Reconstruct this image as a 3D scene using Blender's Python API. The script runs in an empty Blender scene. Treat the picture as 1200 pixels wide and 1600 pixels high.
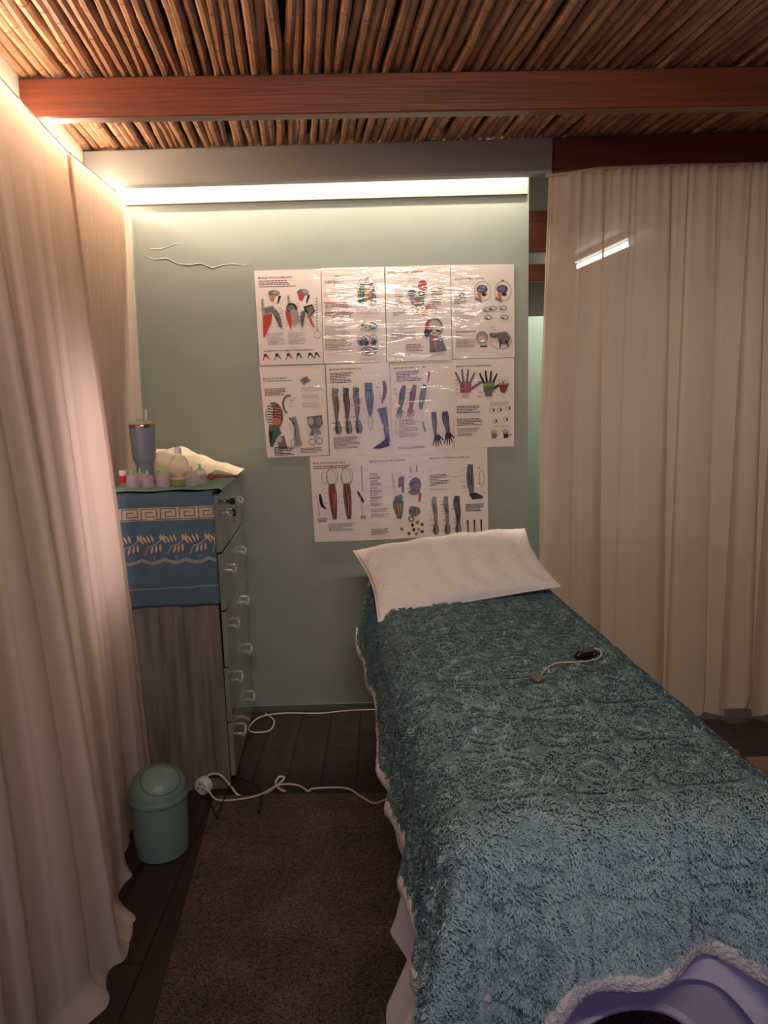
import bpy, math, random
import numpy as np
from mathutils import Vector, Matrix
R = math.radians
random.seed(7); rng = np.random.default_rng(7)
sc = bpy.context.scene; col = sc.collection

# ------------------------------------------------------------------ camera
F = 1150.0
p_, q_ = R(9.6), R(1.6)
f_ = Vector((0, math.cos(p_), -math.sin(p_))); u0 = Vector((0, math.sin(p_), math.cos(p_))); r0 = Vector((1, 0, 0))
r_ = math.cos(q_)*r0 - math.sin(q_)*u0; u_ = math.sin(q_)*r0 + math.cos(q_)*u0
cd = bpy.data.cameras.new('camera'); cam = bpy.data.objects.new('camera', cd); col.objects.link(cam)
cd.sensor_fit = 'VERTICAL'; cd.sensor_height = 36; cd.lens = 36*F/1600; cd.clip_start = .02
m = Matrix((r_, u_, -f_)).transposed().to_4x4(); m.translation = Vector((0, 0, 1.55)); cam.matrix_world = m
sc.camera = cam
vs = sc.view_settings
vs.view_transform = 'Standard'; vs.look = 'None'; vs.gamma = 1; vs.use_curve_mapping = False; vs.exposure = 0.66
# ------------------------------------------------------------------ world and lights
w = bpy.data.worlds.new('world'); sc.world = w; w.use_nodes = True
w.node_tree.nodes['Background'].inputs[0].default_value = (.55, .5, .6, 1); w.node_tree.nodes['Background'].inputs[1].default_value = .02

def area(name, loc, to, sx, sy, power, color, spread=180):
    l = bpy.data.lights.new(name, 'AREA'); l.shape = 'RECTANGLE'; l.size = sx; l.size_y = sy; l.energy = power; l.color = color
    o = bpy.data.objects.new(name, l); col.objects.link(o); o.location = loc
    o.rotation_euler = (Vector(to)-Vector(loc)).to_track_quat('-Z', 'Y').to_euler(); l.spread = R(spread); return o
WARM = (1.0, .60, .30)
area('daylight_doorway', (.15, -1.06, 1.15), (.15, 3, 1.0), .9, 1.6, 3.9, (.50, .46, 1.0))       # open doorway behind the camera
area('daylight_window', (-1.25, 2.45, 1.25), (1, 2.1, .9), .5, .75, 3.4, (1.0, .82, .84))         # window behind the left curtain
area('rear_ceiling_light', (.20, .05, 2.47), (.15, 2.7, 1.05), 1.3, .06, 8.0, (1.0, .85, .71), 115)
area('led_strip_wash', (-.22, 3.312, 2.515), (-.22, 3.255, 2.0), 1.88, .012, 8.5, (1.0, .86, .70), 125)    # the strip behind the grey beam shines down the wall         # lamp at the rear of the room
area('next_room_fill', (1.5, 4.6, 2.50), (1.5, 4.6, 0), 1.2, .3, 15, (1.0, .90, .78))              # added fill light that brightens the next room and the sheer curtain
STRIP_L, STRIP_B, TUBE_E = 54.0, 6.0, 9.0

# ------------------------------------------------------------------ helpers
class MB:
    def __init__(s): s.v = []; s.f = []; s.m = []; s.mats = []
    def mi(s, mat):
        if mat is None: return 0
        if mat not in s.mats: s.mats.append(mat)
        return s.mats.index(mat)
    def add(s, vs, fs, mat=None):
        n = len(s.v); s.v += [tuple(v) for v in vs]; k = s.mi(mat)
        for f in fs: s.f.append(tuple(i+n for i in f)); s.m.append(k)
        return s
    def box(s, a, b, mat=None):
        (x0, y0, z0), (x1, y1, z1) = a, b
        return s.add([(x0,y0,z0),(x1,y0,z0),(x1,y1,z0),(x0,y1,z0),(x0,y0,z1),(x1,y0,z1),(x1,y1,z1),(x0,y1,z1)],
              [(0,3,2,1),(4,5,6,7),(0,1,5,4),(1,2,6,5),(2,3,7,6),(3,0,4,7)], mat)
    def bbox(s, a, b, c=.003, mat=None):
        """box with chamfered vertical and horizontal edges"""
        (x0, y0, z0), (x1, y1, z1) = a, b
        def ring(i, z): return [(x0+i+c,y0+i,z),(x1-i-c,y0+i,z),(x1-i,y0+i+c,z),(x1-i,y1-i-c,z),(x1-i-c,y1-i,z),(x0+i+c,y1-i,z),(x0+i,y1-i-c,z),(x0+i,y0+i+c,z)]
        vs = ring(c, z0)+ring(0, z0+c)+ring(0, z1-c)+ring(c, z1)
        fs = [tuple(range(7, -1, -1)), tuple(range(24, 32))]
        for k in range(3):
            for j in range(8): fs.append((k*8+j, k*8+(j+1) % 8, k*8+8+(j+1) % 8, k*8+8+j))
        return s.add(vs, fs, mat)
    def lathe(s, prof, c=(0,0,0), n=24, mat=None, cap=True):
        vs = []; fs = []
        for r, z in prof:
            for j in range(n):
                a = 2*math.pi*j/n; vs.append((c[0]+r*math.cos(a), c[1]+r*math.sin(a), c[2]+z))
        for k in range(len(prof)-1):
            for j in range(n): fs.append((k*n+j, k*n+(j+1) % n, (k+1)*n+(j+1) % n, (k+1)*n+j))
        if cap: fs.append(tuple(range(n-1, -1, -1))); fs.append(tuple((len(prof)-1)*n+j for j in range(n)))
        return s.add(vs, fs, mat)
    def tube(s, pts, rad, n=8, mat=None, flat=1.0):
        P = [Vector(p) for p in pts]; up = Vector((0, 0, 1)); vs = []; fs = []
        for i, p in enumerate(P):
            t = (P[min(i+1, len(P)-1)]-P[max(i-1, 0)]).normalized()
            a = t.cross(up)
            if a.length < 1e-3: a = t.cross(Vector((0, 1, 0)))
            a.normalize(); b = a.cross(t)
            r = rad[i] if hasattr(rad, '__len__') else rad
            for j in range(n):
                q = 2*math.pi*j/n; vs.append(p+a*r*math.cos(q)+b*r*flat*math.sin(q))
        for i in range(len(P)-1):
            for j in range(n): fs.append((i*n+j, i*n+(j+1) % n, (i+1)*n+(j+1) % n, (i+1)*n+j))
        fs.append(tuple(range(n-1, -1, -1))); fs.append(tuple((len(P)-1)*n+j for j in range(n)))
        return s.add(vs, fs, mat)
    def build(s, name, mat=None, parent=None, smooth=True):
        me = bpy.data.meshes.new(name); me.from_pydata(s.v, [], s.f)
        if mat is not None and not s.mats: s.mats = [mat]
        for x in s.mats: me.materials.append(x)
        if len(s.mats) > 1: me.polygons.foreach_set('material_index', s.m)
        if smooth:
            me.polygons.foreach_set('use_smooth', [True]*len(s.f))
            me.set_sharp_from_angle(angle=R(38))
        me.update(); o = bpy.data.objects.new(name, me); col.objects.link(o)
        if parent: o.parent = parent
        return o

def np_mesh(name, V, quads=None, tris=None, mat=None, parent=None, smooth=True):
    me = bpy.data.meshes.new(name)
    nq = 0 if quads is None else len(quads); nt = 0 if tris is None else len(tris)
    loops = np.concatenate([a.reshape(-1) for a in (quads, tris) if a is not None]).astype(np.int32)
    tot = np.concatenate([np.full(nq, 4, np.int32), np.full(nt, 3, np.int32)])
    st = np.concatenate([[0], np.cumsum(tot)[:-1]]).astype(np.int32)
    me.vertices.add(len(V)); me.vertices.foreach_set('co', V.astype(np.float32).reshape(-1))
    me.loops.add(len(loops)); me.loops.foreach_set('vertex_index', loops)
    me.polygons.add(nq+nt); me.polygons.foreach_set('loop_start', st)
    me.polygons.foreach_set('use_smooth', np.full(nq+nt, smooth))
    me.update(calc_edges=True); me.validate()
    if mat: me.materials.append(mat)
    o = bpy.data.objects.new(name, me); col.objects.link(o)
    if parent: o.parent = parent
    return o

def grid_quads(nu, nv):
    i = np.arange(nu-1)[:, None]*nv + np.arange(nv-1)[None, :]
    return np.stack([i, i+nv, i+nv+1, i+1], -1).reshape(-1, 4)

def tag(o, label=None, cat=None, group=None, kind=None):
    if label: o['label'] = label
    if cat: o['category'] = cat
    if group: o['group'] = group
    if kind: o['kind'] = kind
    return o
def empty(name, loc, rz=0):
    o = bpy.data.objects.new(name, None); col.objects.link(o); o.location = loc; o.rotation_euler = (0, 0, rz); o.empty_display_size = .05; return o
def copy_tree(o, parent=None):
    c = o.copy(); col.objects.link(c); c.parent = parent
    for ch in list(o.children): copy_tree(ch, c)
    return c
def smooth_path(pts, n=8):
    P = [Vector(p) for p in pts]; out = []
    for i in range(len(P)-1):
        a, b, c, d = P[max(i-1, 0)], P[i], P[i+1], P[min(i+2, len(P)-1)]
        for k in range(n):
            t = k/n; out.append(.5*((2*b)+(c-a)*t+(2*a-5*b+4*c-d)*t*t+(3*b-a-3*c+d)*t**3))
    out.append(P[-1]); return out

# ------------------------------------------------------------------ materials
def rgb(r, g, b):   # sRGB 0-255 to linear
    return tuple((c/255/12.92 if c/255 <= .04045 else ((c/255+.055)/1.055)**2.4) for c in (r, g, b)) + (1,)
def mat(name, c, rough=.6, metal=0, noise=0, nscale=8, bump=0, bscale=40, trans=0, coat=0, spec=.5, stretch=(1,1,1), c2=None, alpha=1, ior=1.45, sheen=0, detail=4):
    M = bpy.data.materials.new(name); M.use_nodes = True; N = M.node_tree.nodes; L = M.node_tree.links; b = N['Principled BSDF']
    b.inputs['Base Color'].default_value = c; b.inputs['Roughness'].default_value = rough; b.inputs['Metallic'].default_value = metal
    b.inputs['Transmission Weight'].default_value = trans; b.inputs['Coat Weight'].default_value = coat; b.inputs['Specular IOR Level'].default_value = spec
    b.inputs['IOR'].default_value = ior; b.inputs['Alpha'].default_value = alpha; b.inputs['Sheen Weight'].default_value = sheen
    tc = N.new('ShaderNodeTexCoord'); mp = N.new('ShaderNodeMapping'); mp.inputs['Scale'].default_value = stretch; L.new(tc.outputs['Object'], mp.inputs['Vector'])
    if noise or c2:
        n = N.new('ShaderNodeTexNoise'); n.inputs['Scale'].default_value = nscale; n.inputs['Detail'].default_value = detail; L.new(mp.outputs[0], n.inputs['Vector'])
        mx = N.new('ShaderNodeMix'); mx.data_type = 'RGBA'
        mr = N.new('ShaderNodeMapRange'); mr.inputs['From Min'].default_value = .3; mr.inputs['From Max'].default_value = .7; L.new(n.outputs['Fac'], mr.inputs['Value'])
        L.new(mr.outputs[0], mx.inputs['Factor'])
        d = c2 or tuple(x*(1-noise) for x in c[:3])+(1,)
        mx.inputs['A'].default_value = c; mx.inputs['B'].default_value = d; L.new(mx.outputs['Result'], b.inputs['Base Color'])
    if bump:
        n2 = N.new('ShaderNodeTexNoise'); n2.inputs['Scale'].default_value = bscale; n2.inputs['Detail'].default_value = 5; L.new(mp.outputs[0], n2.inputs['Vector'])
        bp = N.new('ShaderNodeBump'); bp.inputs['Strength'].default_value = bump; bp.inputs['Distance'].default_value = .01; L.new(n2.outputs['Fac'], bp.inputs['Height']); L.new(bp.outputs[0], b.inputs['Normal'])
    return M
def emit(name, c, s):
    M = bpy.data.materials.new(name); M.use_nodes = True; b = M.node_tree.nodes['Principled BSDF']
    b.inputs['Base Color'].default_value = (0, 0, 0, 1); b.inputs['Emission Color'].default_value = tuple(c)+(1,); b.inputs['Emission Strength'].default_value = s; return M
def cloth_mat(name, c, transl=.35, transp=0.0, bump=.15, bscale=60, stretch=(1,1,.25), tcol=None):
    M = bpy.data.materials.new(name); M.use_nodes = True; N = M.node_tree.nodes; L = M.node_tree.links; N.remove(N['Principled BSDF']); out = N['Material Output']
    tc = N.new('ShaderNodeTexCoord'); mp = N.new('ShaderNodeMapping'); mp.inputs['Scale'].default_value = stretch; L.new(tc.outputs['Object'], mp.inputs['Vector'])
    n2 = N.new('ShaderNodeTexNoise'); n2.inputs['Scale'].default_value = bscale; n2.inputs['Detail'].default_value = 6; L.new(mp.outputs[0], n2.inputs['Vector'])
    bp = N.new('ShaderNodeBump'); bp.inputs['Strength'].default_value = bump; bp.inputs['Distance'].default_value = .01; L.new(n2.outputs['Fac'], bp.inputs['Height'])
    a = N.new('ShaderNodeBsdfDiffuse'); a.inputs[0].default_value = c; L.new(bp.outputs[0], a.inputs['Normal'])
    t = N.new('ShaderNodeBsdfTranslucent'); t.inputs[0].default_value = tcol or c; L.new(bp.outputs[0], t.inputs['Normal'])
    mx = N.new('ShaderNodeMixShader'); mx.inputs[0].default_value = transl; L.new(a.outputs[0], mx.inputs[1]); L.new(t.outputs[0], mx.inputs[2]); res = mx
    if transp:
        tr = N.new('ShaderNodeBsdfTransparent'); m2 = N.new('ShaderNodeMixShader'); m2.inputs[0].default_value = transp
        L.new(mx.outputs[0], m2.inputs[1]); L.new(tr.outputs[0], m2.inputs[2]); res = m2
    L.new(res.outputs[0], out.inputs['Surface']); return M

M_wall = mat('green_wall_paint', rgb(152,158,147), .38, noise=.08, nscale=3, bump=.25, bscale=7, spec=.4)
M_wallw = mat('cream_wall_paint', rgb(205,200,188), .6, noise=.06, nscale=4, bump=.15, bscale=10)
M_grey = mat('grey_beam_paint', rgb(150,146,142), .5, noise=.06, nscale=4, stretch=(1,8,8), bump=.08, bscale=20)
M_ledge = mat('ledge_paint', rgb(160,158,148), .45, noise=.05, nscale=6)
M_beam = mat('red_stained_timber', rgb(122,58,34), .42, c2=rgb(88,42,26), nscale=5, stretch=(.35,9,9), bump=.15, bscale=14, detail=8, coat=.15)
M_cane = mat('cane', rgb(180,134,100), .5, c2=rgb(136,94,68), nscale=16, stretch=(3,.5,1), bump=.15, bscale=60)
M_cane2 = mat('cane_dark', rgb(158,112,82), .55, c2=rgb(114,78,56), nscale=16, stretch=(3,.5,1), bump=.15, bscale=60)
M_node = mat('cane_node', rgb(130,86,56), .7)
M_dark = mat('ceiling_dark_boards', rgb(60,42,34), .9)
M_mat = None
def floor_mat():
    M = mat('dark_plank_floor', rgb(58,46,44), .5, c2=rgb(44,34,33), nscale=4, stretch=(6,.6,1), spec=.3)
    N = M.node_tree.nodes; L = M.node_tree.links; b = N['Principled BSDF']
    br = N.new('ShaderNodeTexBrick'); br.inputs['Scale'].default_value = 1; br.inputs['Brick Width'].default_value = 1.2; br.inputs['Row Height'].default_value = .14
    br.inputs['Mortar Size'].default_value = .003; br.inputs['Color1'].default_value = (1,1,1,1); br.inputs['Color2'].default_value = (.85,.85,.85,1); br.inputs['Mortar'].default_value = (.25,.25,.25,1)
    tc = N.new('ShaderNodeTexCoord'); mp = N.new('ShaderNodeMapping'); mp.inputs['Rotation'].default_value = (0, 0, R(90)); L.new(tc.outputs['Object'], mp.inputs[0]); L.new(mp.outputs[0], br.inputs['Vector'])
    src = b.inputs['Base Color'].links[0].from_socket; mx = N.new('ShaderNodeMix'); mx.data_type = 'RGBA'; mx.blend_type = 'MULTIPLY'; mx.inputs['Factor'].default_value = 1
    L.new(src, mx.inputs['A']); L.new(br.outputs['Color'], mx.inputs['B']); L.new(mx.outputs['Result'], b.inputs['Base Color'])
    return M
M_floor = floor_mat()
def carpet(name, a, b_, s=260):
    M = mat(name, a, .95, c2=b_, nscale=s*.75, bump=1, bscale=s*.9, spec=.1, detail=6)
    N = M.node_tree.nodes; L = M.node_tree.links; b = N['Principled BSDF']
    src = b.inputs['Base Color'].links[0].from_socket
    n = N.new('ShaderNodeTexNoise'); n.inputs['Scale'].default_value = 5; n.inputs['Detail'].default_value = 5
    tc = N.new('ShaderNodeTexCoord'); L.new(tc.outputs['Object'], n.inputs['Vector'])
    mr = N.new('ShaderNodeMapRange'); mr.inputs['From Min'].default_value = .35; mr.inputs['From Max'].default_value = .65; mr.inputs['To Min'].default_value = .72; mr.inputs['To Max'].default_value = 1.1; L.new(n.outputs['Fac'], mr.inputs['Value'])
    mx = N.new('ShaderNodeMix'); mx.data_type = 'RGBA'; mx.blend_type = 'MULTIPLY'; mx.inputs['Factor'].default_value = 1
    L.new(src, mx.inputs['A']); L.new(mr.outputs[0], mx.inputs['B']); L.new(mx.outputs['Result'], b.inputs['Base Color']); return M
M_carpet = carpet('brown_carpet', rgb(140,116,106), rgb(56,44,40))
M_pinkmat = carpet('pinkish_carpet', rgb(176,140,124), rgb(140,108,96))
M_curtain = cloth_mat('cream_curtain', rgb(214,196,184), .36, 0, .12, 40, tcol=rgb(226,200,180))
M_sheer = cloth_mat('sheer_curtain', rgb(216,192,174), .45, .14, .15, 50, tcol=rgb(222,196,170))
M_pillow = cloth_mat('white_pillow', rgb(236,228,222), .08, 0, .12, 120, (1,1,1))
M_sheet = cloth_mat('white_sheet', rgb(228,224,240), .1, 0, .5, 14, (1,1,1))
M_sherpa = mat('white_sherpa', rgb(222,216,212), .95, noise=.15, nscale=70, bump=1.0, bscale=120, spec=.1)
M_blanket = mat('teal_blanket_ground', rgb(134,156,156), .95, noise=.25, nscale=30, spec=.1)
M_pile = mat('teal_blanket_pile', rgb(162,184,186), .85, c2=rgb(138,164,172), nscale=22, spec=.15)
M_wood_side = mat('grey_oak_laminate', rgb(132,122,112), .5, c2=rgb(92,84,78), nscale=5, stretch=(7,7,.55), bump=.06, bscale=20, detail=8)
M_drawer = mat('grey_green_gloss', rgb(128,134,120), .22, noise=.12, nscale=3, coat=.5)
M_acryl = mat('clear_acrylic', rgb(225,228,225), .06, trans=.75, alpha=.75)
M_towel = mat('blue_towel', rgb(84,108,122), .95, noise=.14, nscale=14, bump=.5, bscale=260, spec=.1)
M_tan = mat('tan_weave', rgb(200,174,152), .9, noise=.12, nscale=80, bump=.3, bscale=260, spec=.1)
M_tealcloth = mat('teal_cloth', rgb(138,164,152), .95, noise=.1, nscale=20, bump=.4, bscale=240, spec=.1)
M_whitecloth = mat('cream_cloth', rgb(232,216,186), .95, noise=.06, nscale=10, bump=.4, bscale=200, spec=.1)
M_tumbler = mat('powder_grey_blue', rgb(128,142,154), .3, coat=.3)
M_steel = mat('rose_steel', rgb(190,150,130), .2, metal=1)
M_clear = mat('clear_plastic', rgb(236,228,230), .05, trans=.7, alpha=.35, ior=1.2)
M_cup = mat('violet_tinted_plastic', rgb(236,224,230), .08, trans=.6, alpha=.38, ior=1.2)
M_oil = mat('green_oil', rgb(120,130,10), .1, trans=.2)
M_lime = mat('lime_valve', rgb(150,200,110), .4)
M_white = mat('white_plastic', rgb(222,214,206), .4)
M_red = mat('red_plastic', rgb(190,34,34), .4)
M_brownwood = mat('brown_beads', rgb(166,92,58), .4, noise=.3, nscale=30, coat=.3)
M_black = mat('black_plastic', rgb(14,12,12), .35)
M_metal = mat('bright_metal', rgb(200,200,200), .2, metal=1)
M_bin = mat('sage_bin_plastic', rgb(118,140,130), .4, noise=.05, nscale=6)
M_cord = mat('white_cord', rgb(206,186,170), .5)
M_panel = mat('table_panel', rgb(186,180,196), .5, noise=.04, nscale=6)
M_panelrim = mat('table_panel_rim', rgb(206,202,214), .35)
M_vinyl = mat('table_vinyl', rgb(190,180,175), .5)
M_mint = mat('mint_paint', rgb(176,200,182), .6)
M_glow = emit('led_glow', (1.0, .79, .58), STRIP_L)
M_glowb = emit('led_glow_back', (1.0, .80, .58), STRIP_B)
M_tube = emit('fluorescent_glow', (.95, 1.0, .92), TUBE_E)

# ------------------------------------------------------------------ room shell
ZC = 2.545
def wallx(y): return -1.199-.115*(y-3.246)      # left wall line
def struct(o): o['kind'] = 'structure'; return o
struct(MB().box((-1.8, -1.3, -.06), (4.2, 7.4, 0)).build('floor', M_floor, None, False))
wb = MB().box((-1.25, 3.40, 0), (.672, 3.53, 2.62))
wb.tube([(-1.03+.05*i, 3.4006, 2.155-.035*math.sin(i*.28)-.010*math.sin(i*2.3)-.003*i) for i in range(11)], [.0006, .002, .0028, .002, .003, .0022, .0028, .0018, .002, .0014, .0005], 6)
wb.tube([(-1.02+.03*i, 3.4006, 2.19-.012*math.sin(i*.9)) for i in range(7)], [.0005, .0018, .0022, .0014, .002, .0012, .0004], 6)
struct(wb.build('wall_back', M_wall, None, False))
b = MB(); y0, y1 = -1.3, 7.3
def lw(ya, yb, za, zb, t=.12):
    b.add([(wallx(ya)-t, ya, za), (wallx(ya), ya, za), (wallx(yb), yb, za), (wallx(yb)-t, yb, za), (wallx(ya)-t, ya, zb), (wallx(ya), ya, zb), (wallx(yb), yb, zb), (wallx(yb)-t, yb, zb)],
          [(0,3,2,1),(4,5,6,7),(0,1,5,4),(1,2,6,5),(2,3,7,6),(3,0,4,7)])
lw(y0, 2.15, 0, 2.7); lw(2.15, 2.70, 0, .85); lw(2.15, 2.70, 1.70, 2.7); lw(2.70, y1, 0, 2.7)
struct(b.build('wall_left', M_wallw, None, False))
b = MB()
for ya, yb, za, zb in ((2.15, 2.19, .85, 1.70), (2.66, 2.70, .85, 1.70), (2.19, 2.66, .85, .89), (2.19, 2.66, 1.66, 1.70), (2.40, 2.43, .89, 1.66)):
    x = wallx(ya); b.box((x-.10, ya, za), (x-.05, yb, zb))
struct(b.build('window_1', M_white, None, False))
b = MB().box((-1.1, -1.25, 0), (-.30, -1.13, 2.7)).box((.60, -1.25, 0), (4.2, -1.13, 2.7)).box((-.30, -1.25, 2.02), (.60, -1.13, 2.7))
struct(b.build('wall_front', M_wallw, None, False))
struct(MB().box((3.1, -1.25, 0), (3.2, 7.3, 2.7)).build('wall_right', M_wallw, None, False))
struct(MB().box((-1.7, 7.2, 0), (3.2, 7.3, 2.7)).build('wall_far', M_wallw, None, False))
struct(MB().box((.96, 5.0, 0), (1.10, 5.9, 1.985)).build('wall_partition', M_mint, None, False))
b = MB().box((-.35, -1.14, 0), (-.30, -1.10, 2.06)).box((.60, -1.14, 0), (.65, -1.10, 2.06)).box((-.35, -1.14, 2.02), (.65, -1.10, 2.07))
struct(b.build('door_1', M_white, None, False))
struct(MB().bbox((-1.245, 3.384, 2.362), (.665, 3.40, 2.438), .002).build('trim_1', M_ledge, None, False))
struct(MB().bbox((-1.24, 3.388, 0), (.671, 3.40, .035), .002).build('baseboard_back', mat('skirting_dark_green', rgb(92,100,98), .5), None, False))
struct(MB().box((-1.5, 3.535, 2.512), (3.2, 7.3, 2.58)).build('ceiling_next_room', M_wallw, None, False))

# cane ceiling: each cane a wavy tapered tube with nodes, dark boards above
b = MB(); ya, yb = -.2, 3.37
x = -1.245
while x < 3.0:
    rad = random.uniform(.0135, .0185); ph = random.uniform(0, 6.3); ph2 = random.uniform(0, 6.3); am = random.uniform(.001, .006); nd = random.uniform(.17, .34); off = random.uniform(0, nd); zz = random.uniform(-.002, .006)
    mt = M_cane if random.random() < .6 else M_cane2
    n = 34; pts = []; rr = []; skew = random.uniform(-.006, .006); nodes = []
    k = 0
    ys = list(np.linspace(ya, yb, n)); yn = ya+off
    kinks = [random.uniform(-.004, .004) for _ in range(40)]
    while yn < yb: nodes.append(yn); ys += [yn-.006, yn, yn+.006]; yn += nd*random.uniform(.8, 1.2)
    for y in sorted(ys):
        i = sum(1 for q in nodes if q < y); seg = (y-(nodes[i-1] if i else ya))/nd
        dx = am*math.sin(y*3.1+ph)+.5*am*math.sin(y*9+ph2)+skew*(y-1.5)+kinks[i]*(1-min(seg, 1))+kinks[i+1]*min(seg, 1)
        near = min([abs(y-q) for q in nodes] or [1])
        pts.append((x-.115*(y-3.246)+dx, y, ZC+.019+zz+.0015*math.sin(y*5+ph2)))
        rr.append(rad*(1+.10*math.exp(-(near/.008)**2))*(1-.02*(y-1.5)))
    b.tube(pts, rr, 9, mt)
    for q in nodes:
        j = min(range(len(pts)), key=lambda t: abs(pts[t][1]-q)); P = Vector(pts[j]); d = Vector((-.115, 1, 0)).normalized()
        b.tube([P-d*.0022, P+d*.0022], rr[j]*1.035, 9, M_node)
    x += rad*2*random.uniform(.94, 1.04)
b.box((-1.5, -1.25, ZC+.045), (3.2, 3.40, ZC+.07), M_dark)
struct(b.build('ceiling', None, None, True))

# timber beams
def beam(name, y, x0, x1, z0, z1, th, mt, label, sk=.03):
    o = MB().bbox((x0, 0, z0), (x1, th, z1), .004).build(name, mt, None, False)
    o.location = (0, y, 0); o.rotation_euler = (0, 0, sk); return tag(o, label, 'beam')
beam('ceiling_beam', 2.555, -1.125, 3.0, 2.425, 2.544, .055, M_beam, 'long red-brown timber beam crossing under the cane ceiling, nearest the camera', .028)
beam('ceiling_beam', 3.236, .739, 3.05, 2.395, 2.544, .06, M_beam, 'dark red-brown timber beam above the sheer right-hand curtain', .0)
beam('ceiling_beam', 3.235, -1.20, .737, 2.405, 2.544, .055, M_grey, 'grey painted beam below the canes in front of the green wall', -.004)
# timber frame of the next room seen through the gap
t = empty('timber_frame', (.90, 3.62, 0)); tag(t, 'brown timber frame just behind the gap between green wall and sheer curtain', 'timber frame')
MB().bbox((-.035, 0, 0), (.035, .06, 2.508), .004).build('post', M_beam, t, False)
MB().bbox((-.22, -.03, 2.153), (.036, -.001, 2.338), .003).build('rail', M_beam, t, False)
MB().bbox((-.22, -.03, 2.023), (.036, -.001, 2.10), .003).build('rail', M_beam, t, False)

# LED strips
def strip(name, a, c, mt, label, rad=.006):
    o = MB().tube([a, c], rad, 6).build(name, mt); return tag(o, label, 'led strip')
strip('led_strip', (-.965, .9, 2.386), (-1.105, 3.34, 2.386), M_glow, 'glowing warm strip light running behind the top of the left curtain', .008)
strip('led_strip', (-1.16, 3.312, 2.522), (.735, 3.312, 2.522), M_glowb, 'glowing warm strip light hidden behind the grey beam above the green wall')

# fluorescent tube in the next room
t = empty('fluorescent_light', (1.60, 5.65, 2.44)); tag(t, 'lit fluorescent tube on the next room ceiling seen through the sheer curtain', 'ceiling light'); t.rotation_euler = (0, 0, .11)
MB().tube([(0, -.60, 0), (0, .60, 0)], .016, 10).build('tube', M_tube, t)
MB().bbox((-.03, -.63, .03), (.03, .63, .07), .004).build('housing', M_white, t, False)
for s in (-1, 1): MB().bbox((-.014, s*.615-.012, -.018), (.014, s*.615+.012, .031), .002).build('end_cap', M_white, t, False)

# ------------------------------------------------------------------ curtains
def curtain(name, yA, yB, xt, xb, zt, folds, label, mt, n=360, nz=120, amp=(.007, .022), seed=1, hemf=None, zb=0.004, thick=True):
    """a hanging cloth: yA..yB along its rail, xt/xb give its face position at top and bottom"""
    rg = np.random.default_rng(seed); s = np.linspace(0, 1, n)[:, None]; v = np.linspace(0, 1, nz)[None, :]
    y = yA+(yB-yA)*s; fall = v
    ph = np.zeros_like(s); acc = rg.uniform(.6, 1.4, 64); cum = np.interp(s*folds, np.arange(64), np.concatenate([[0], np.cumsum(acc)])[:64])
    w1 = np.sin(2*np.pi*cum + .35*np.sin(3*v+seed)); w2 = np.sin(2*np.pi*cum*2.1+1.3+.8*v); w3 = np.sin(2*np.pi*cum*.37+seed)
    sharp = np.sign(w1)*np.abs(w1)**.7
    A = amp[0]+(amp[1]-amp[0])*fall**.8
    off = A*(.75*sharp+.22*w2*(1-.5*fall)+.35*w3*fall) + (.0008 if seed == 3 else .002)*np.sin(2*np.pi*cum*3.7)*(1-fall)**2
    z = zt(y)+(zb-zt(y))*fall
    X = xt(y)*(1-fall)+xb(y, fall)*fall+off
    Y = y+.3*A*np.cos(2*np.pi*cum)+0*v
    # small crumples low down
    cr = .0022*np.sin(38*z+6*np.sin(9*y)+4*cum)*np.clip(fall-.45, 0, 1)
    X = X+cr
    if hemf is not None: X, Y, z = hemf(X, Y, z, s, v)
    V = np.stack([X+0*Y, Y+0*X, z+0*X], -1).reshape(-1, 3)
    o = np_mesh(name, V, quads=grid_quads(n, nz), mat=mt)
    return tag(o, label, 'curtain')
ip = lambda ys, xs: (lambda y: np.interp(y, ys, xs))
xtL = ip([.9, 2.04, 2.6, 3.12, 3.38], [-.86, -.946, -1.018, -1.035, -1.075])
xbn = ip([.9, 1.45, 1.62, 1.80, 1.95, 2.1, 2.3, 2.5, 2.68], [-.80, -.83, -.83, -.775, -.84, -.86, -.935, -.925, -.925])
def xb_near(y, f): 
    x = xbn(y); bel = np.clip(f, 0, 1)
    return x+.02*np.sin(np.pi*bel)
def puddle(X, Y, z, s, v):
    k = np.clip((v-.975)/.025, 0, 1); fl = .035*np.sin(9*Y)**2+.02*np.sin(23*Y+1)+.02
    fl = fl*np.clip((2.22-Y)/.12, .15, 1); X = X+k*k*fl; z = np.maximum(z-.0*k, .004)+.006*(1+np.sin(40*Y))*k*0
    return X, Y, z
ztL = lambda y: 2.35+0.006*np.sin(7*y)
curtain('curtain', .9, 2.645, xtL, xb_near, ztL, 11, 'long cream curtain hanging at left, pooling on the floor beside the bin', M_curtain, 420, 130, (.005, .015), 3, puddle)
xb_far = lambda y, f: np.interp(y, [2.6, 2.75, 3.3, 3.385], [-1.06, -1.09, -1.125, -1.10])+0*f
def corner(X, Y, z, s, v):
    return X, Y, z
curtain('curtain', 2.61, 3.385, xtL, xb_far, lambda y: 2.35-.012*(y-3.1), 5, 'cream curtain in the far left corner behind the grey insulated cup', M_curtain, 160, 100, (.004, .010), 5)
o = None
# rail wire of the left curtain
tag(MB().tube([(-.846, .9, 2.352), (-.946, 2.04, 2.352), (-1.018, 2.6, 2.352), (-1.035, 3.12, 2.352), (-1.07, 3.35, 2.352)], .003, 6).build('curtain_wire', M_metal), 'thin wire carrying the top edge of the left curtains', 'wire')

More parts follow.
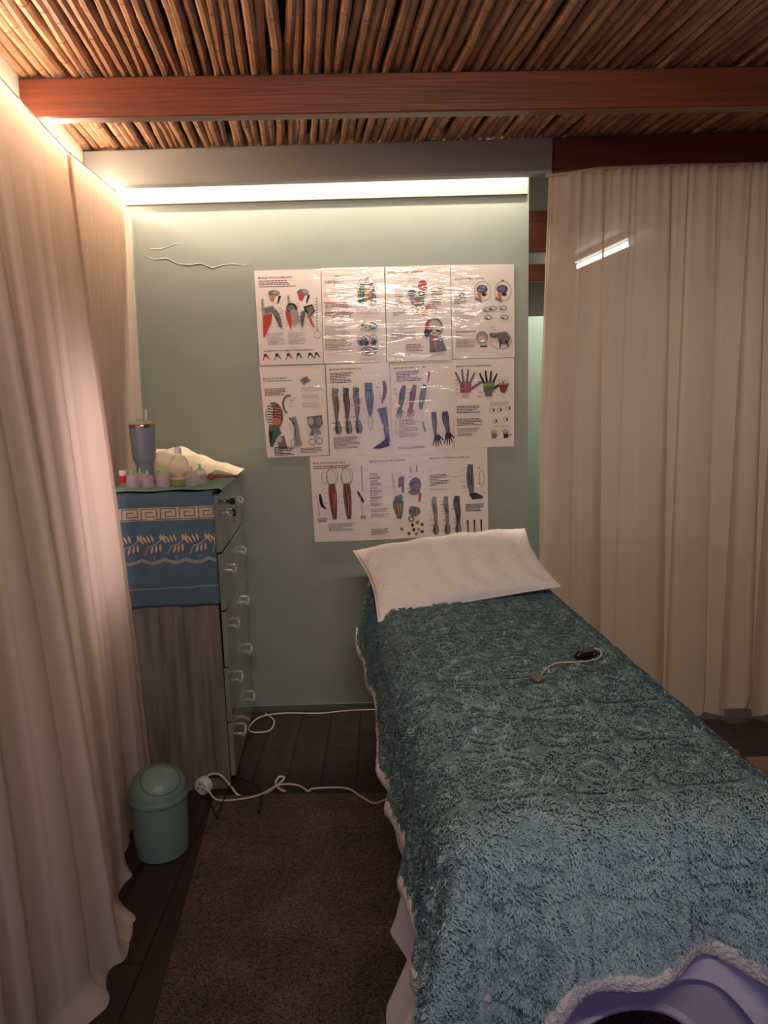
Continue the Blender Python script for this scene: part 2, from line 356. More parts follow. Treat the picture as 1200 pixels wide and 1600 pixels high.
# right sheer curtain (runs along X)
def sheer():
    n, nz = 520, 130; rg = np.random.default_rng(11)
    s = np.linspace(0, 1, n)[:, None]; v = np.linspace(0, 1, nz)[None, :]
    x = .705+1.75*s; K = 17
    acc = rg.uniform(.5, 1.6, 64); cum = np.interp(s*K, np.arange(64), np.concatenate([[0], np.cumsum(acc)])[:64])
    w1 = np.sin(2*np.pi*cum+.3*np.sin(2.4*v)); sharp = np.sign(w1)*np.abs(w1)**.55
    cum2 = cum*.47; w2 = np.sin(2*np.pi*cum2+1)
    A = .005+.006*v; B = .004+.022*v**.8
    g = np.exp(-v*9)
    Y = 3.222+(3.185-3.222)*v + A*sharp*(1-.45*v)+B*w2*.9+.005*np.sin(2*np.pi*cum*4.3)*g
    X = x - (.045*np.clip(v/.45, 0, 1)**1.0)*np.exp(-s*9)+.034*np.cos(2*np.pi*cum+.6)*(.50+.35*v)+.030*np.cos(2*np.pi*cum2+1)*v
    zt = np.interp(x, [.70, .80, .92, 1.2, 1.6, 2.5], [2.392, 2.398, 2.415, 2.418, 2.416, 2.42])
    hem = .012+.02*np.sin(2*np.pi*cum2*.9+.5)**2+.03*np.exp(-((x-1.60)/.05)**2)
    z = zt+(hem-zt)*v+.0012*np.sin(60*x)*(1-v)
    k = np.clip((v-.97)/.03, 0, 1); Y = Y-.02*k*np.sin(2*np.pi*cum2)
    V = np.stack([X+0*v, Y+0*v, z+0*X], -1).reshape(-1, 3)
    o = np_mesh('curtain', V, quads=grid_quads(n, nz), mat=M_sheer)
    # gathered rolled heading
    hx = np.linspace(.705, 2.45, 200); pts = [(a, 3.220, float(np.interp(a, [.70, .80, .92, 1.2, 1.6, 2.5], [2.392, 2.398, 2.415, 2.418, 2.416, 2.42]))) for a in hx]
    MB().tube(pts, [.0055+.0025*abs(math.sin(a*170)) for a in hx], 7).build('gathered_heading', M_sheer, o)
    return tag(o, 'sheer peach curtain hanging at right from the dark beam behind the bed', 'curtain')
sheer()

# ------------------------------------------------------------------ posters
P_C = {'k': (22,20,24), 'g': (104,98,100), 'l': (160,150,148), 'r': (196,52,44), 'o': (196,114,76), 'y': (196,150,60), 'n': (62,104,62), 'b': (88,98,132),
       'c': (120,146,156), 'v': (72,48,88), 's': (206,184,160), 'm': (120,44,40), 'w': (236,230,222), 'p': (150,96,116), 't': (52,84,86), 'e': (130,160,40)}
PM = {}
def lam(key):
    if key in PM: return PM[key]
    c = rgb(*[int(.80*a+.20*g_) for a, g_ in zip(P_C[key], (150, 138, 134))]) if key in P_C else rgb(232,218,210)
    M = bpy.data.materials.new('laminated_print_'+{'k':'black','g':'grey','l':'pale_grey','r':'red','o':'orange','y':'ochre','n':'green','b':'blue','c':'cyan','v':'violet','s':'bone','m':'maroon','w':'white','p':'mauve','t':'teal','e':'lime'}.get(key, 'paper'))
    M.use_nodes = True; N = M.node_tree.nodes; L = M.node_tree.links; b = N['Principled BSDF']; b.inputs['Base Color'].default_value = c; b.inputs['Roughness'].default_value = .7
    b.inputs['Coat Weight'].default_value = 1; b.inputs['Coat Roughness'].default_value = .09; b.inputs['Coat IOR'].default_value = 1.5; b.inputs['Specular IOR Level'].default_value = .2
    tc = N.new('ShaderNodeTexCoord'); mp = N.new('ShaderNodeMapping'); mp.inputs['Scale'].default_value = (5, 5, 24); L.new(tc.outputs['Object'], mp.inputs[0])
    n = N.new('ShaderNodeTexNoise'); n.inputs['Scale'].default_value = 1.0; n.inputs['Detail'].default_value = 3; n.inputs['Distortion'].default_value = .6; L.new(mp.outputs[0], n.inputs['Vector'])
    bp = N.new('ShaderNodeBump'); bp.inputs['Strength'].default_value = 1.0; bp.inputs['Distance'].default_value = .0042; L.new(n.outputs['Fac'], bp.inputs['Height']); L.new(bp.outputs[0], b.inputs['Coat Normal'])
    PM[key] = M; return M
TXT = {}
def text_mesh(body, bold=.0):
    if body in TXT: return TXT[body]
    cu = bpy.data.curves.new('t', 'FONT'); cu.body = body; cu.size = 1; cu.offset = .022; cu.resolution_u = 2
    o = bpy.data.objects.new('t', cu); col.objects.link(o); dg = bpy.context.evaluated_depsgraph_get(); me = o.evaluated_get(dg).to_mesh()
    vs = [(v.co.x, v.co.y) for v in me.vertices]; fs = [tuple(p.vertices) for p in me.polygons]; wd = max(v[0] for v in vs)
    o.evaluated_get(dg).to_mesh_clear(); bpy.data.objects.remove(o); bpy.data.curves.remove(cu); TXT[body] = (vs, fs, wd); return TXT[body]
class Poster:
    def __init__(s, quad, base):
        s.q = [Vector(a) for a in quad]; s.b = MB(); s.base = base; s.lay = 0; s.h = 1.42
        s.paper()
    def P(s, u, t, l=None):
        v = t/s.h; a = s.q[0].lerp(s.q[1], u); c = s.q[3].lerp(s.q[2], u); p = a.lerp(c, v); l = s.lay if l is None else l
        return (p.x, 3.3985-s.base-.0006-.00006*l, p.y)
    def paper(s):
        q = [s.P(0, 0, 0), s.P(1, 0, 0), s.P(1, s.h, 0), s.P(0, s.h, 0)]
        bk = [(a[0], a[1]+.0006, a[2]) for a in q]
        s.b.add(q+bk, [(0,3,2,1), (4,5,6,7), (0,1,5,4), (1,2,6,5), (2,3,7,6), (3,0,4,7)], lam('paper'))
    def poly(s, pts, c):
        s.lay += 1; s.b.add([s.P(*p) for p in pts], [tuple(range(len(pts)))], lam(c))
    def ell(s, x, y, rx, ry, c, a0=0):
        s.poly([(x+rx*math.cos(a)*math.cos(a0)-ry*math.sin(a)*math.sin(a0), y+rx*math.cos(a)*math.sin(a0)+ry*math.sin(a)*math.cos(a0)) for a in [2*math.pi*i/18 for i in range(18)]], c)
    def limb(s, pts, ws, c):
        if len(pts) in (3, 4, 5):
            W0 = list(ws) if hasattr(ws, '__len__') else [ws]*len(pts); Q = smooth_path([(x, y, w0) for (x, y), w0 in zip(pts, W0)], 5); pts = [(q.x, q.y) for q in Q]; ws = [max(q.z, .001) for q in Q]
        s.lay += 1; n = len(pts); L_ = []; R_ = []
        for i, (x, y) in enumerate(pts):
            a = pts[max(i-1, 0)]; d = pts[min(i+1, n-1)]; tx, ty = d[0]-a[0], d[1]-a[1]; l = math.hypot(tx, ty) or 1; nx, ny = -ty/l, tx/l; wv = ws[i] if hasattr(ws, '__len__') else ws
            L_.append((x+nx*wv, y+ny*wv)); R_.append((x-nx*wv, y-ny*wv))
        V = [s.P(*p) for p in L_]+[s.P(*p) for p in R_]
        s.b.add(V, [(i, i+1, n+i+1, n+i) for i in range(n-1)], lam(c))
    def line(s, pts, c='g', wv=.0035): s.limb(pts, wv, c)
    def ring(s, x, y, rx, ry, c, wv=.005, a0=0, a1=6.2832):
        s.limb([(x+rx*math.cos(a), y+ry*math.sin(a)) for a in np.linspace(a0, a1, 20)], wv, c)
    def text(s, x, y, body, h=.030, c='k', wmax=None):
        vs, fs, wd = text_mesh(body); k = h/.72
        kx = k if not wmax else min(k*1.25, wmax/wd)
        s.lay += 1; s.b.add([s.P(x+a*kx, y-d*k) for a, d in vs], fs, lam(c))
    def block(s, x, y, wd, n, c='g', lh=.020, th=.0035, ind=0, seed=0):
        rg = random.Random(hash((round(x*100), round(y*100), n)))
        s.lay += 1; V = []; Fc = []
        for i in range(n):
            xx = x+(ind if i % 3 else 0); end = x+wd*(rg.uniform(.8, 1) if (i+1) % 4 else rg.uniform(.4, .8))
            while xx < end:
                wl = rg.uniform(.015, .05); e = min(xx+wl, end); k = len(V); yy = y+i*lh
                V += [s.P(xx, yy), s.P(e, yy), s.P(e, yy+th*2), s.P(xx, yy+th*2)]; Fc.append((k, k+3, k+2, k+1)); xx = e+.008
        s.b.add(V, Fc, lam(c))
    def muscle(s, pts, ws, cols, out='k'):
        """a tapered limb with outline and inner coloured strands"""
        s.limb(pts, [a+.006 for a in ws], out); s.limb(pts, ws, cols[0]); k = len(cols)
        for j, c in enumerate(cols[1:]):
            o_ = ((j+.5)/(k-1)-.5)*1.5
            s.limb([(x+o_*wv, y) for (x, y), wv in list(zip(pts, ws))[1:-1]] if len(pts) > 3 else [(x+o_*wv, y) for (x, y), wv in zip(pts, ws)], [wv*.40/(k-1)*1.3 for wv in (ws[1:-1] if len(pts) > 3 else ws)], c)
        for j in range(5):
            o_ = (j/4-.5)*1.6; s.limb([(x+o_*wv, y+.004*j) for (x, y), wv in zip(pts, ws)], .0022, 'k' if j % 2 else 'l')
    def labels(s, x0, x1, y0, y1, n, seed=1):
        rg = random.Random(seed)
        for i in range(n):
            x = rg.uniform(x0, x1); y = y0+(y1-y0)*(i+rg.random()*.6)/n; s.line([(x, y), (x+rg.uniform(.03, .07), y)], rg.choice('gkl'), .0035)
    def done(s, label):
        o = s.b.build('anatomy_poster', None, None, False); tag(o, label, 'poster', 'laminated anatomy posters on the green wall'); return o
def hand(p, x, y, sc_, c, up=False, c2=None, spread=1.0):
    d = -1 if up else 1
    p.poly([(x-.05*sc_, y), (x+.05*sc_, y), (x+.06*sc_, y+d*.10*sc_), (x-.055*sc_, y+d*.10*sc_)], c)
    for i in range(4):
        xx = x+(-.045+.03*i)*sc_; l = (.10, .125, .12, .09)[i]*sc_; dx = (-.03+.02*i)*spread*sc_
        p.limb([(xx, y+d*.09*sc_), (xx+dx, y+d*(.09*sc_+l))], [.012*sc_, .008*sc_], c2 or c)
    p.limb([(x+.045*sc_, y+d*.03*sc_), (x+.11*sc_*spread, y+d*.10*sc_)], [.014*sc_, .009*sc_], c2 or c)

def px(x, y):        # wall coordinates (x, z) of a point of the wall y = 3.3985
    d = f_+r_*((x-600)/F)-u_*((y-800)/F); t = 3.3985/d.y; return (d.x*t, 1.55+d.z*t, 0)
def mk(q, base): return Poster([px(*a) for a in q], base)

# row 1
p = mk([(397,423), (501,420), (505,568), (406,571)], .000)
p.text(.05, .125, 'MUSCLES OF SHOULDER JOINT', .030, 'k', .52)
p.block(.06, .15, .48, 2, 'm', .030, .008); p.block(.06, .205, .56, 2, 'g', .03, .007)
for cx, c1, c2 in ((.28, 'o', 'b'), (.72, 'r', 'g')):
    p.ell(cx, .34, .09, .05, 'g'); p.ell(cx+.03, .33, .05, .03, 'l'); p.poly([(cx-.08, .36), (cx+.03, .37), (cx-.01, .47), (cx-.06, .45)], c1); p.limb([(cx+.09, .38), (cx+.05, .50)], [.02, .008], 'k')
p.limb([(.10, .42), (.10, .62)], .02, 'l'); p.poly([(.07,.56),(.25,.52),(.32,.60),(.22,.66),(.09,.66)], 'l'); p.poly([(.11,.56),(.26,.54),(.28,.62),(.14,.63)], 'g')
p.poly([(.09,.66),(.24,.65),(.22,.78),(.16,.88),(.11,1.0),(.08,.98)], 'r'); p.muscle([(.27,.60),(.31,.68),(.35,.80),(.37,.85)], [.03,.035,.02,.01], ['g','k','l'])
p.limb([(.50,.38),(.50,.52)], .016, 'l'); p.ell(.54,.58,.085,.09,'k'); p.ell(.53,.57,.06,.05,'g'); p.ell(.57,.70,.08,.12,'l'); p.poly([(.44,.60),(.52,.64),(.53,.78),(.52,.90),(.48,.80),(.45,.70)],'r'); p.block(.54,.68,.09,6,'s',.02)
p.muscle([(.72,.62),(.70,.72),(.69,.85)], [.02,.025,.008], ['n','n','t']); p.poly([(.72,.55),(.86,.52),(.90,.64),(.82,.70),(.74,.62)],'k'); p.poly([(.76,.57),(.86,.55),(.87,.63),(.80,.66)],'g'); p.limb([(.79,.68),(.84,.80),(.88,.86)],[.015,.02,.008],'r')
for i in range(12): p.ell(.925, .44+i*.042, .018, .012, 'l')
p.ring(.92,.98,.06,.05,'l'); p.labels(.30,.42,.55,.9,8,3); p.labels(.60,.66,.5,.85,6,4)
p.block(.15,.94,.28,9,'g'); p.block(.47,.94,.28,9,'g')
p.text(.08, 1.215, 'MOVEMENTS OF THE HUMERUS AT THE SHOULDER JOINT', .018, 'k', .78)
for cx in (.10,.28,.46,.62,.80,.90):
    p.ell(cx,1.27,.03,.025,'k'); p.limb([(cx+.01,1.27),(cx+.06,1.33)],[.02,.006],'r' if cx in (.10,.46) else 'g'); p.limb([(cx-.02,1.29),(cx-.04,1.34)],.006,'k')
p.done('anatomy poster with three shoulder and arm drawings, top left of the wall display')

p = mk([(502,419), (600,417), (604,566), (506,568)], .0012)
p.text(.20,.13,'NAME OF',.018,'k',.12); p.text(.03,.20,'ANTERIOR &',.022,'k',.22); p.text(.03,.225,'LATERAL MUSCLES',.022,'k',.34)
p.block(.03,.36,.40,3,'g',.024); p.block(.03,.50,.38,1,'r',.03,.010); p.block(.05,.54,.42,5,'m',.028,.006); p.block(.03,.66,.50,3,'m',.028,.006)
p.muscle([(.66,.22),(.64,.38),(.62,.52)],[.03,.06,.05],['n','n','t']); p.muscle([(.72,.15),(.73,.32),(.71,.50)],[.02,.05,.04],['y','y','o']); p.muscle([(.79,.22),(.81,.38),(.80,.52)],[.02,.04,.05],['b','r','b']); p.ring(.72,.32,.16,.18,'l')
p.block(.55,.60,.38,5,'l'); p.ell(.66,.86,.06,.04,'g'); p.ell(.80,.87,.07,.05,'t'); p.labels(.55,.85,.78,.95,7,5)
p.block(.03,.86,.40,7,'g'); p.block(.03,1.06,.40,1,'e',.03,.012); p.block(.03,1.10,.44,5,'p',.026,.006)
for cx in (.60,.68,.80): p.ell(cx,1.10,.045,.06,'b'); p.ell(cx+.01,1.12,.03,.03,'k'); p.ring(cx,1.08,.06,.08,'g')
p.ell(.70,1.25,.06,.035,'g'); p.ell(.83,1.24,.04,.05,'c'); p.ring(.72,1.25,.12,.06,'k')
p.done('anatomy poster with small yellow and green torso drawing, second in the top row')

p = mk([(602,417), (703,414), (706,562), (605,566)], .0024)
p.text(.04,.10,'MUSCLES OF FACIAL EXPRESSION',.026,'k',.54)
p.ell(.47,.36,.165,.18,'w'); p.ring(.47,.36,.165,.18,'l'); p.ell(.57,.29,.07,.085,'r'); p.ell(.575,.31,.02,.04,'o'); p.ell(.40,.40,.07,.05,'v'); p.ell(.55,.41,.055,.035,'k'); p.ell(.55,.41,.03,.02,'w')
p.poly([(.36,.46),(.60,.46),(.58,.56),(.50,.62),(.40,.56)],'g'); p.poly([(.40,.50),(.50,.49),(.48,.56)],'r'); p.poly([(.52,.52),(.60,.50),(.58,.58)],'n'); p.poly([(.54,.62),(.66,.57),(.67,.68),(.56,.73)],'o'); p.poly([(.40,.60),(.52,.62),(.50,.74),(.40,.70)],'s'); p.line([(.42,.55),(.55,.55)],'w',.012)
p.block(.14,.36,.14,5,'k',.040,.006); p.block(.10,.52,.16,2,'m',.04,.006); p.block(.10,.62,.20,4,'g',.03,.006); p.block(.70,.34,.18,6,'k',.04,.006); p.block(.66,.50,.20,5,'m',.034,.006)
p.block(.07,.86,.40,6,'l',.028,.004); p.block(.07,.99,.40,5,'g',.022,.004); p.block(.30,1.16,.26,5,'m',.024,.006)
p.ell(.73,.92,.14,.15,'g'); p.ell(.74,.93,.11,.12,'s'); p.poly([(.60,.88),(.66,.80),(.66,.94)],'r'); p.ell(.62,1.00,.045,.06,'k'); p.ell(.68,.97,.03,.02,'k'); p.ell(.80,.97,.03,.02,'k'); p.limb([(.72,.98),(.72,1.04)],[.01,.02],'l')
p.poly([(.66,1.05),(.84,1.05),(.92,1.28),(.66,1.30)],'g'); p.poly([(.68,1.06),(.74,1.06),(.72,1.20)],'r'); p.limb([(.80,1.06),(.84,1.26)],[.02,.03],'b'); p.limb([(.73,1.10),(.78,1.28)],[.02,.015],'o')
p.done('anatomy poster with two heads, one with a bright red forehead patch, third in top row')

p = mk([(704,414), (803,413), (804,558), (707,561)], .0014)
p.text(.06,.22,'MUSCLES OF MASTICATION',.026,'k',.46)
for cx in (.50,.82):
    p.ring(cx,.40,.13,.15,'l'); p.ell(cx-.01,.37,.09,.065,'v'); p.ell(cx-.01,.36,.06,.04,'b'); p.limb([(cx-.06,.42),(cx-.04,.54)],[.03,.025],'o'); p.ell(cx+.02,.45,.04,.025,'k'); p.limb([(cx-.12,.50),(cx-.02,.56)],[.02,.01],'g')
p.line([(.80,.24),(.84,.24)],'k',.006)
p.block(.05,.42,.18,2,'k',.03,.007); p.block(.05,.48,.22,4,'m',.03,.007); p.block(.05,.62,.36,8,'l',.026,.004)
for cx, cy in ((.56,.68),(.66,.66),(.82,.66),(.58,.80),(.84,.80)): p.ring(cx,cy,.06,.03,'k'); p.ell(cx-.02,cy+.01,.02,.012,'g')
p.block(.06,1.0,.36,1,'m',.03,.009); p.block(.06,1.05,.10,1,'k'); p.block(.06,1.12,.34,6,'p',.022,.006)
p.ell(.48,1.10,.09,.09,'l'); p.ell(.47,1.12,.06,.05,'s'); p.ring(.48,1.10,.09,.09,'g'); p.line([(.45,1.24),(.56,1.24)],'k',.01)
p.poly([(.60,1.04),(.76,1.03),(.78,1.08),(.70,1.12),(.60,1.10)],'n'); p.poly([(.64,1.04),(.74,1.035),(.72,1.07)],'e'); p.ell(.83,1.12,.10,.10,'g'); p.limb([(.78,1.16),(.76,1.28)],[.02,.006],'k'); p.limb([(.86,1.16),(.90,1.26)],[.02,.006],'k'); p.ring(.78,1.16,.17,.13,'l'); p.labels(.60,.85,.93,1.0,3,8)
p.done('anatomy poster with two dark violet brain profiles, top right of the wall display')

# row 2
p = mk([(405,573), (507,570), (514,711), (418,715)], .0008)
p.text(.04,.20,'MUSCLES OF THORAX &',.024,'k',.36); p.text(.04,.235,'POSTERIOR ABDOMINAL WALL',.020,'k',.46)
p.poly([(.60,.22),(.72,.16),(.78,.24),(.66,.31)],'l'); p.poly([(.63,.22),(.71,.18),(.75,.24),(.67,.28)],'g')
p.block(.05,.34,.34,5,'m',.024,.006); p.block(.62,.34,.32,3,'l'); p.block(.62,.46,.32,3,'l'); p.block(.62,.58,.32,4,'l')
p.ring(.42,.60,.10,.14,'g',.016,2.0,5.0); p.labels(.40,.50,.48,.66,4,2)
p.ell(.17,.76,.14,.21,'g'); p.ell(.105,.76,.06,.19,'w')
for i in range(8): p.limb([(.055+.004*abs(i-4),.62+i*.042),(.105,.61+i*.042),(.145,.63+i*.042)],.007,'k')
p.ell(.22,.76,.075,.18,'m')
for i in range(6): p.line([(.17,.64+i*.04),(.28,.66+i*.04)],'s',.004)
p.ell(.20,.86,.07,.06,'o'); p.poly([(.07,.92),(.22,.92),(.26,1.04),(.18,1.12),(.10,1.26),(.06,1.24),(.05,1.05)],'t'); p.poly([(.18,1.10),(.30,1.08),(.34,1.28),(.20,1.30)],'g'); p.ell(.22,1.14,.04,.05,'s'); p.limb([(.10,1.0),(.08,1.2)],[.03,.015],'k')
p.muscle([(.46,.80),(.50,.95),(.50,1.10),(.52,1.25)],[.04,.03,.04,.06],['l','g','s']); p.limb([(.40,.80),(.48,.92)],.008,'k'); p.ring(.47,1.20,.07,.08,'l')
p.poly([(.68,.80),(.92,.78),(.93,.92),(.86,1.0),(.74,1.0),(.69,.92)],'g'); p.ell(.74,.87,.045,.06,'s'); p.ell(.87,.87,.045,.06,'c'); p.poly([(.76,.98),(.86,.98),(.90,1.08),(.70,1.10)],'c'); p.poly([(.71,1.08),(.76,1.0),(.78,1.10)],'b')
p.ring(.74,1.20,.05,.05,'g'); p.ring(.86,1.19,.05,.05,'g'); p.ell(.80,1.12,.03,.06,'s')
p.block(.12,1.26,.34,6,'k',.024,.007); p.block(.55,1.29,.38,4,'g',.022,.006)
p.done('anatomy poster with ribcage and pelvis drawings, left end of the middle row')

p = mk([(509,570), (608,566), (613,708), (516,712)], .0020)
p.text(.05,.09,'MUSCLES OF POSTERIOR LEG',.024,'k',.50); p.block(.06,.13,.36,7,'k',.024,.006)
for cx, cs, w_ in ((.13,['l','n','m','k'],.045),(.30,['k','m','g'],.042),(.46,['g','o','g'],.042)):
    p.muscle([(cx,.38),(cx-.005,.50),(cx+.01,.64),(cx,.86),(cx+.02,.96)],[w_*.8,w_,w_,w_*.35,w_*.4],cs); p.muscle([(cx+.01,.88),(cx+.02,1.00),(cx+.02,1.08)],[.03,.05,.03],['g','k','l'])
    p.limb([(cx-.04,.34),(cx-.03,.44)],.012,'s'); p.labels(cx-.10,cx-.05,.42,1.05,7,int(cx*100)); p.ring(cx,.40,.05,.03,'k')
p.muscle([(.66,.30),(.66,.42),(.67,.55),(.67,.82)],[.055,.055,.06,.018],['b','l','p','b']); p.limb([(.60,.42),(.72,.42)],.008,'k'); p.ring(.67,.92,.03,.12,'l')
p.muscle([(.90,.28),(.92,.40),(.90,.52),(.86,.62)],[.018,.026,.02,.006],['g','b','g']); p.labels(.78,.86,.3,.6,5,9)
p.muscle([(.86,.70),(.90,.92),(.92,1.10),(.93,1.24)],[.07,.045,.03,.04],['b','g','l','b']); p.poly([(.94,1.16),(.96,1.30),(.80,1.34),(.68,1.33),(.80,1.26)],'k'); p.limb([(.87,.95),(.86,1.18)],.006,'w')
p.block(.07,1.13,.42,10,'g',.019,.004)
p.done('anatomy poster with a row of lower leg drawings and a foot, second in middle row')

p = mk([(609,567), (708,562), (709,703), (613,708)], .0010)
p.text(.06,.10,'MUSCLES OF WRIST & HAND',.024,'k',.50); p.block(.10,.14,.40,7,'k',.024,.006)
p.limb([(.62,.17),(.61,.26),(.59,.34)],[.014,.016,.006],'g'); p.limb([(.61,.25),(.59,.34)],[.014,.008],'o')
for cx, cs in ((.15,['g','k','t']),(.32,['p','m','p']),(.48,['c','g','l'])):
    p.muscle([(cx+.07,.36),(cx+.04,.46),(cx+.02,.58),(cx-.01,.74)],[.02,.04,.04,.018],cs)
    if cx < .45: hand(p,cx-.02,.72,.75,'g' if cx<.3 else 'p')
p.labels(.04,.07,.40,.50,4,4); p.labels(.22,.26,.4,.7,5,5)
p.block(.06,.92,.03,8,'g',.03); p.block(.12,.90,.24,1,'k',.03,.006); p.block(.12,.93,.32,11,'g',.023,.004); p.limb([(.50,.94),(.54,1.10)],[.014,.02],'c')
p.muscle([(.68,.80),(.69,.94),(.70,1.12),(.72,1.18)],[.035,.035,.02,.02],['b','l','b']); hand(p,.73,1.16,.9,'k')
p.muscle([(.86,.80),(.87,.92),(.90,1.06),(.91,1.16)],[.04,.05,.03,.022],['v','g','b']); hand(p,.91,1.14,.9,'k')
p.block(.10,1.33,.45,2,'g')
p.done('anatomy poster with forearms reaching down to hands, third in middle row')

p = mk([(707,562), (803,559), (803,697), (710,701)], .0026)
p.text(.05,.12,'MUSCLES OF HAND: PALMAR INTRINSICS',.024,'k',.58)
for cx, cy, s_, c1, c2 in ((.20,.53,1.75,'p','g'),(.58,.53,1.6,'g','k')):
    hand(p, cx, cy, s_, c1, True, c2, 1.5); p.poly([(cx-.07,cy-.02),(cx+.06,cy-.02),(cx+.05,cy-.16),(cx-.06,cy-.16)],'p' if c1=='p' else 'g')
    if c1 == 'p': p.limb([(cx+.03,cy-.02),(cx+.06,cy-.14)],[.03,.015],'r'); p.limb([(cx-.04,cy-.02),(cx-.05,cy-.16)],[.02,.012],'m')
    else: p.poly([(cx-.09,cy-.13),(cx+.11,cy-.15),(cx+.09,cy-.05),(cx-.07,cy-.03)],'n'); p.poly([(cx-.09,cy-.13),(cx+.11,cy-.15),(cx+.10,cy-.10),(cx-.09,cy-.09)],'e')
    p.poly([(cx-.06,cy),(cx+.06,cy),(cx+.06,cy+.07),(cx-.06,cy+.07)],'s' if c1=='p' else 'g')
p.poly([(.74,.40),(.92,.40),(.88,.50),(.84,.56),(.78,.54)],'m'); 
for i in range(4): p.limb([(.76+.04*i,.42),(.75+.045*i,.33)],.012,'s')
p.labels(.02,.06,.3,.6,6,1); p.labels(.36,.42,.3,.62,6,2)
p.block(.05,.74,.40,5,'k',.024,.006); p.block(.05,.94,.44,5,'k',.024,.006); p.block(.05,1.10,.38,3,'g',.024,.005); p.block(.05,1.18,.30,2,'m',.024,.006)
p.block(.60,.70,.32,3,'g',.022); 
for cx, cy in ((.64,.82),(.76,.82),(.90,.80),(.68,1.0),(.86,.98)): p.ring(cx,cy,.04,.03,'l'); p.ell(cx+.02,cy,.012,.02,'k')
p.block(.66,1.08,.26,1,'k'); hand(p,.66,1.28,.7,'g',True); hand(p,.86,1.28,.7,'k',True,'g',1.3)
p.done('anatomy poster with palm drawings, one with a lime green band, right end of middle row')

# row 3
p = mk([(484,713), (573,710), (577,844), (492,847)], .0034)
p.text(.05,.13,'MUSCLES OF POSTERIOR THIGH',.026,'k',.56); p.block(.05,.16,.66,2,'m',.032,.008)
for cx in (.36,.62):
    p.ell(cx,.36,.09,.14,'w'); p.ring(cx,.36,.09,.14,'l'); p.ring(cx+.02,.34,.10,.16,'g',.004)
    p.muscle([(cx,.46),(cx+.01,.62),(cx+.02,.86),(cx+.03,1.05)],[.05,.065,.055,.03],['m','v','r','o'] if cx<.5 else ['m','v','k','o','m']); p.labels(cx-.16,cx-.12,.5,1.0,6,int(cx*50))
p.ring(.24,.36,.05,.10,'l'); p.limb([(.14,.62),(.17,.80),(.24,.86)],[.02,.03,.01],'k'); p.limb([(.08,.64),(.12,1.0)],.006,'l'); p.limb([(.82,.60),(.92,.78)],[.02,.02],'k'); p.limb([(.86,.66),(.90,1.0)],.006,'l'); p.block(.08,1.02,.18,3,'k',.024,.006); p.block(.86,1.0,.10,3,'k',.024,.006)
p.line([(.90,.18),(.91,.60)],'l',.01); p.block(.27,1.12,.50,6,'g',.022,.005)
p.done('anatomy poster with red and violet thigh drawings, left of the bottom row')

p = mk([(572,709), (667,704), (669,839), (576,844)], .0042)
p.text(.05,.14,'MUSCLES OF GLUTEAL REGION',.024,'k',.60)
for i in range(10): p.block(.05,.32+i*.055,.14+.06*(i % 2),2,'k' if i % 2 else 'b',.022,.006)
p.block(.05,.90,.32,7,'g',.022,.005); p.block(.05,1.24,.32,4,'k',.026,.006)
p.poly([(.40,.32),(.58,.32),(.58,.66),(.42,.66)],'w'); p.limb([(.42,.34),(.46,.64)],.006,'l'); p.poly([(.52,.42),(.60,.38),(.60,.54),(.52,.58)],'r'); p.poly([(.56,.40),(.62,.40),(.61,.66),(.57,.66)],'b')
p.ell(.80,.54,.10,.12,'b'); p.ell(.82,.58,.06,.07,'p'); p.ell(.78,.66,.10,.05,'g'); p.limb([(.88,.68),(.86,.82)],[.025,.02],'r'); p.labels(.66,.72,.4,.7,5,7); p.limb([(.72,.24),(.73,.34)],.008,'l'); p.limb([(.82,.22),(.83,.34)],.008,'g')
p.muscle([(.52,.72),(.50,.84),(.52,.98),(.52,1.08)],[.05,.075,.06,.03],['n','r','o','y']); p.ell(.54,.74,.05,.05,'b'); p.limb([(.58,.80),(.57,1.0)],[.02,.015],'n')
p.ell(.78,.98,.10,.08,'g'); p.ell(.82,1.0,.05,.04,'b'); p.ell(.83,1.03,.03,.015,'o'); p.ell(.72,1.10,.05,.05,'n'); p.ell(.72,1.10,.025,.025,'w'); p.ring(.74,.94,.05,.04,'k')
for cx, cy, c in ((.56,1.26,'g'),(.74,1.20,'k'),(.82,1.16,'g'),(.90,1.20,'m'),(.76,1.28,'k'),(.84,1.28,'l'),(.68,1.34,'m'),(.80,1.35,'r'),(.90,1.32,'k')): p.ell(cx,cy,.026,.03,c,cx*9)
p.done('anatomy poster with small hip drawings in red, green and blue, middle of the bottom row')

p = mk([(666,703), (761,699), (763,835), (669,839)], .0028)
p.text(.05,.15,'MUSCLES OF ANTERIOR & LATERAL LEG',.024,'k',.66); p.block(.05,.40,.32,8,'k',.024,.006); p.block(.38,.44,.24,1,'g'); p.block(.05,.62,.34,2,'g')
p.muscle([(.72,.26),(.71,.42),(.72,.60),(.74,.76)],[.035,.05,.05,.025],['g','t','k','b','k']); p.poly([(.68,.74),(.80,.72),(.92,.78),(.92,.82),(.74,.83)],'k'); p.ring(.90,.50,.04,.14,'l'); p.labels(.56,.64,.28,.75,8,6); p.labels(.80,.86,.26,.6,6,2)
for cx, cs, w_ in ((.12,['l','k','g'],.035),(.31,['l','k','m'],.035),(.49,['k','t','b','k'],.05)):
    p.muscle([(cx,.76),(cx-.01,.88),(cx+.01,1.04),(cx+.01,1.22)],[w_*.7,w_,w_*.8,w_*.45],cs); p.muscle([(cx+.01,1.22),(cx+.01,1.32),(cx+.01,1.38)],[.03,.045,.02],['g','k','l']); p.labels(cx-.10,cx-.05,.8,1.35,7,int(cx*90))
p.block(.63,.90,.30,5,'k',.026,.007)
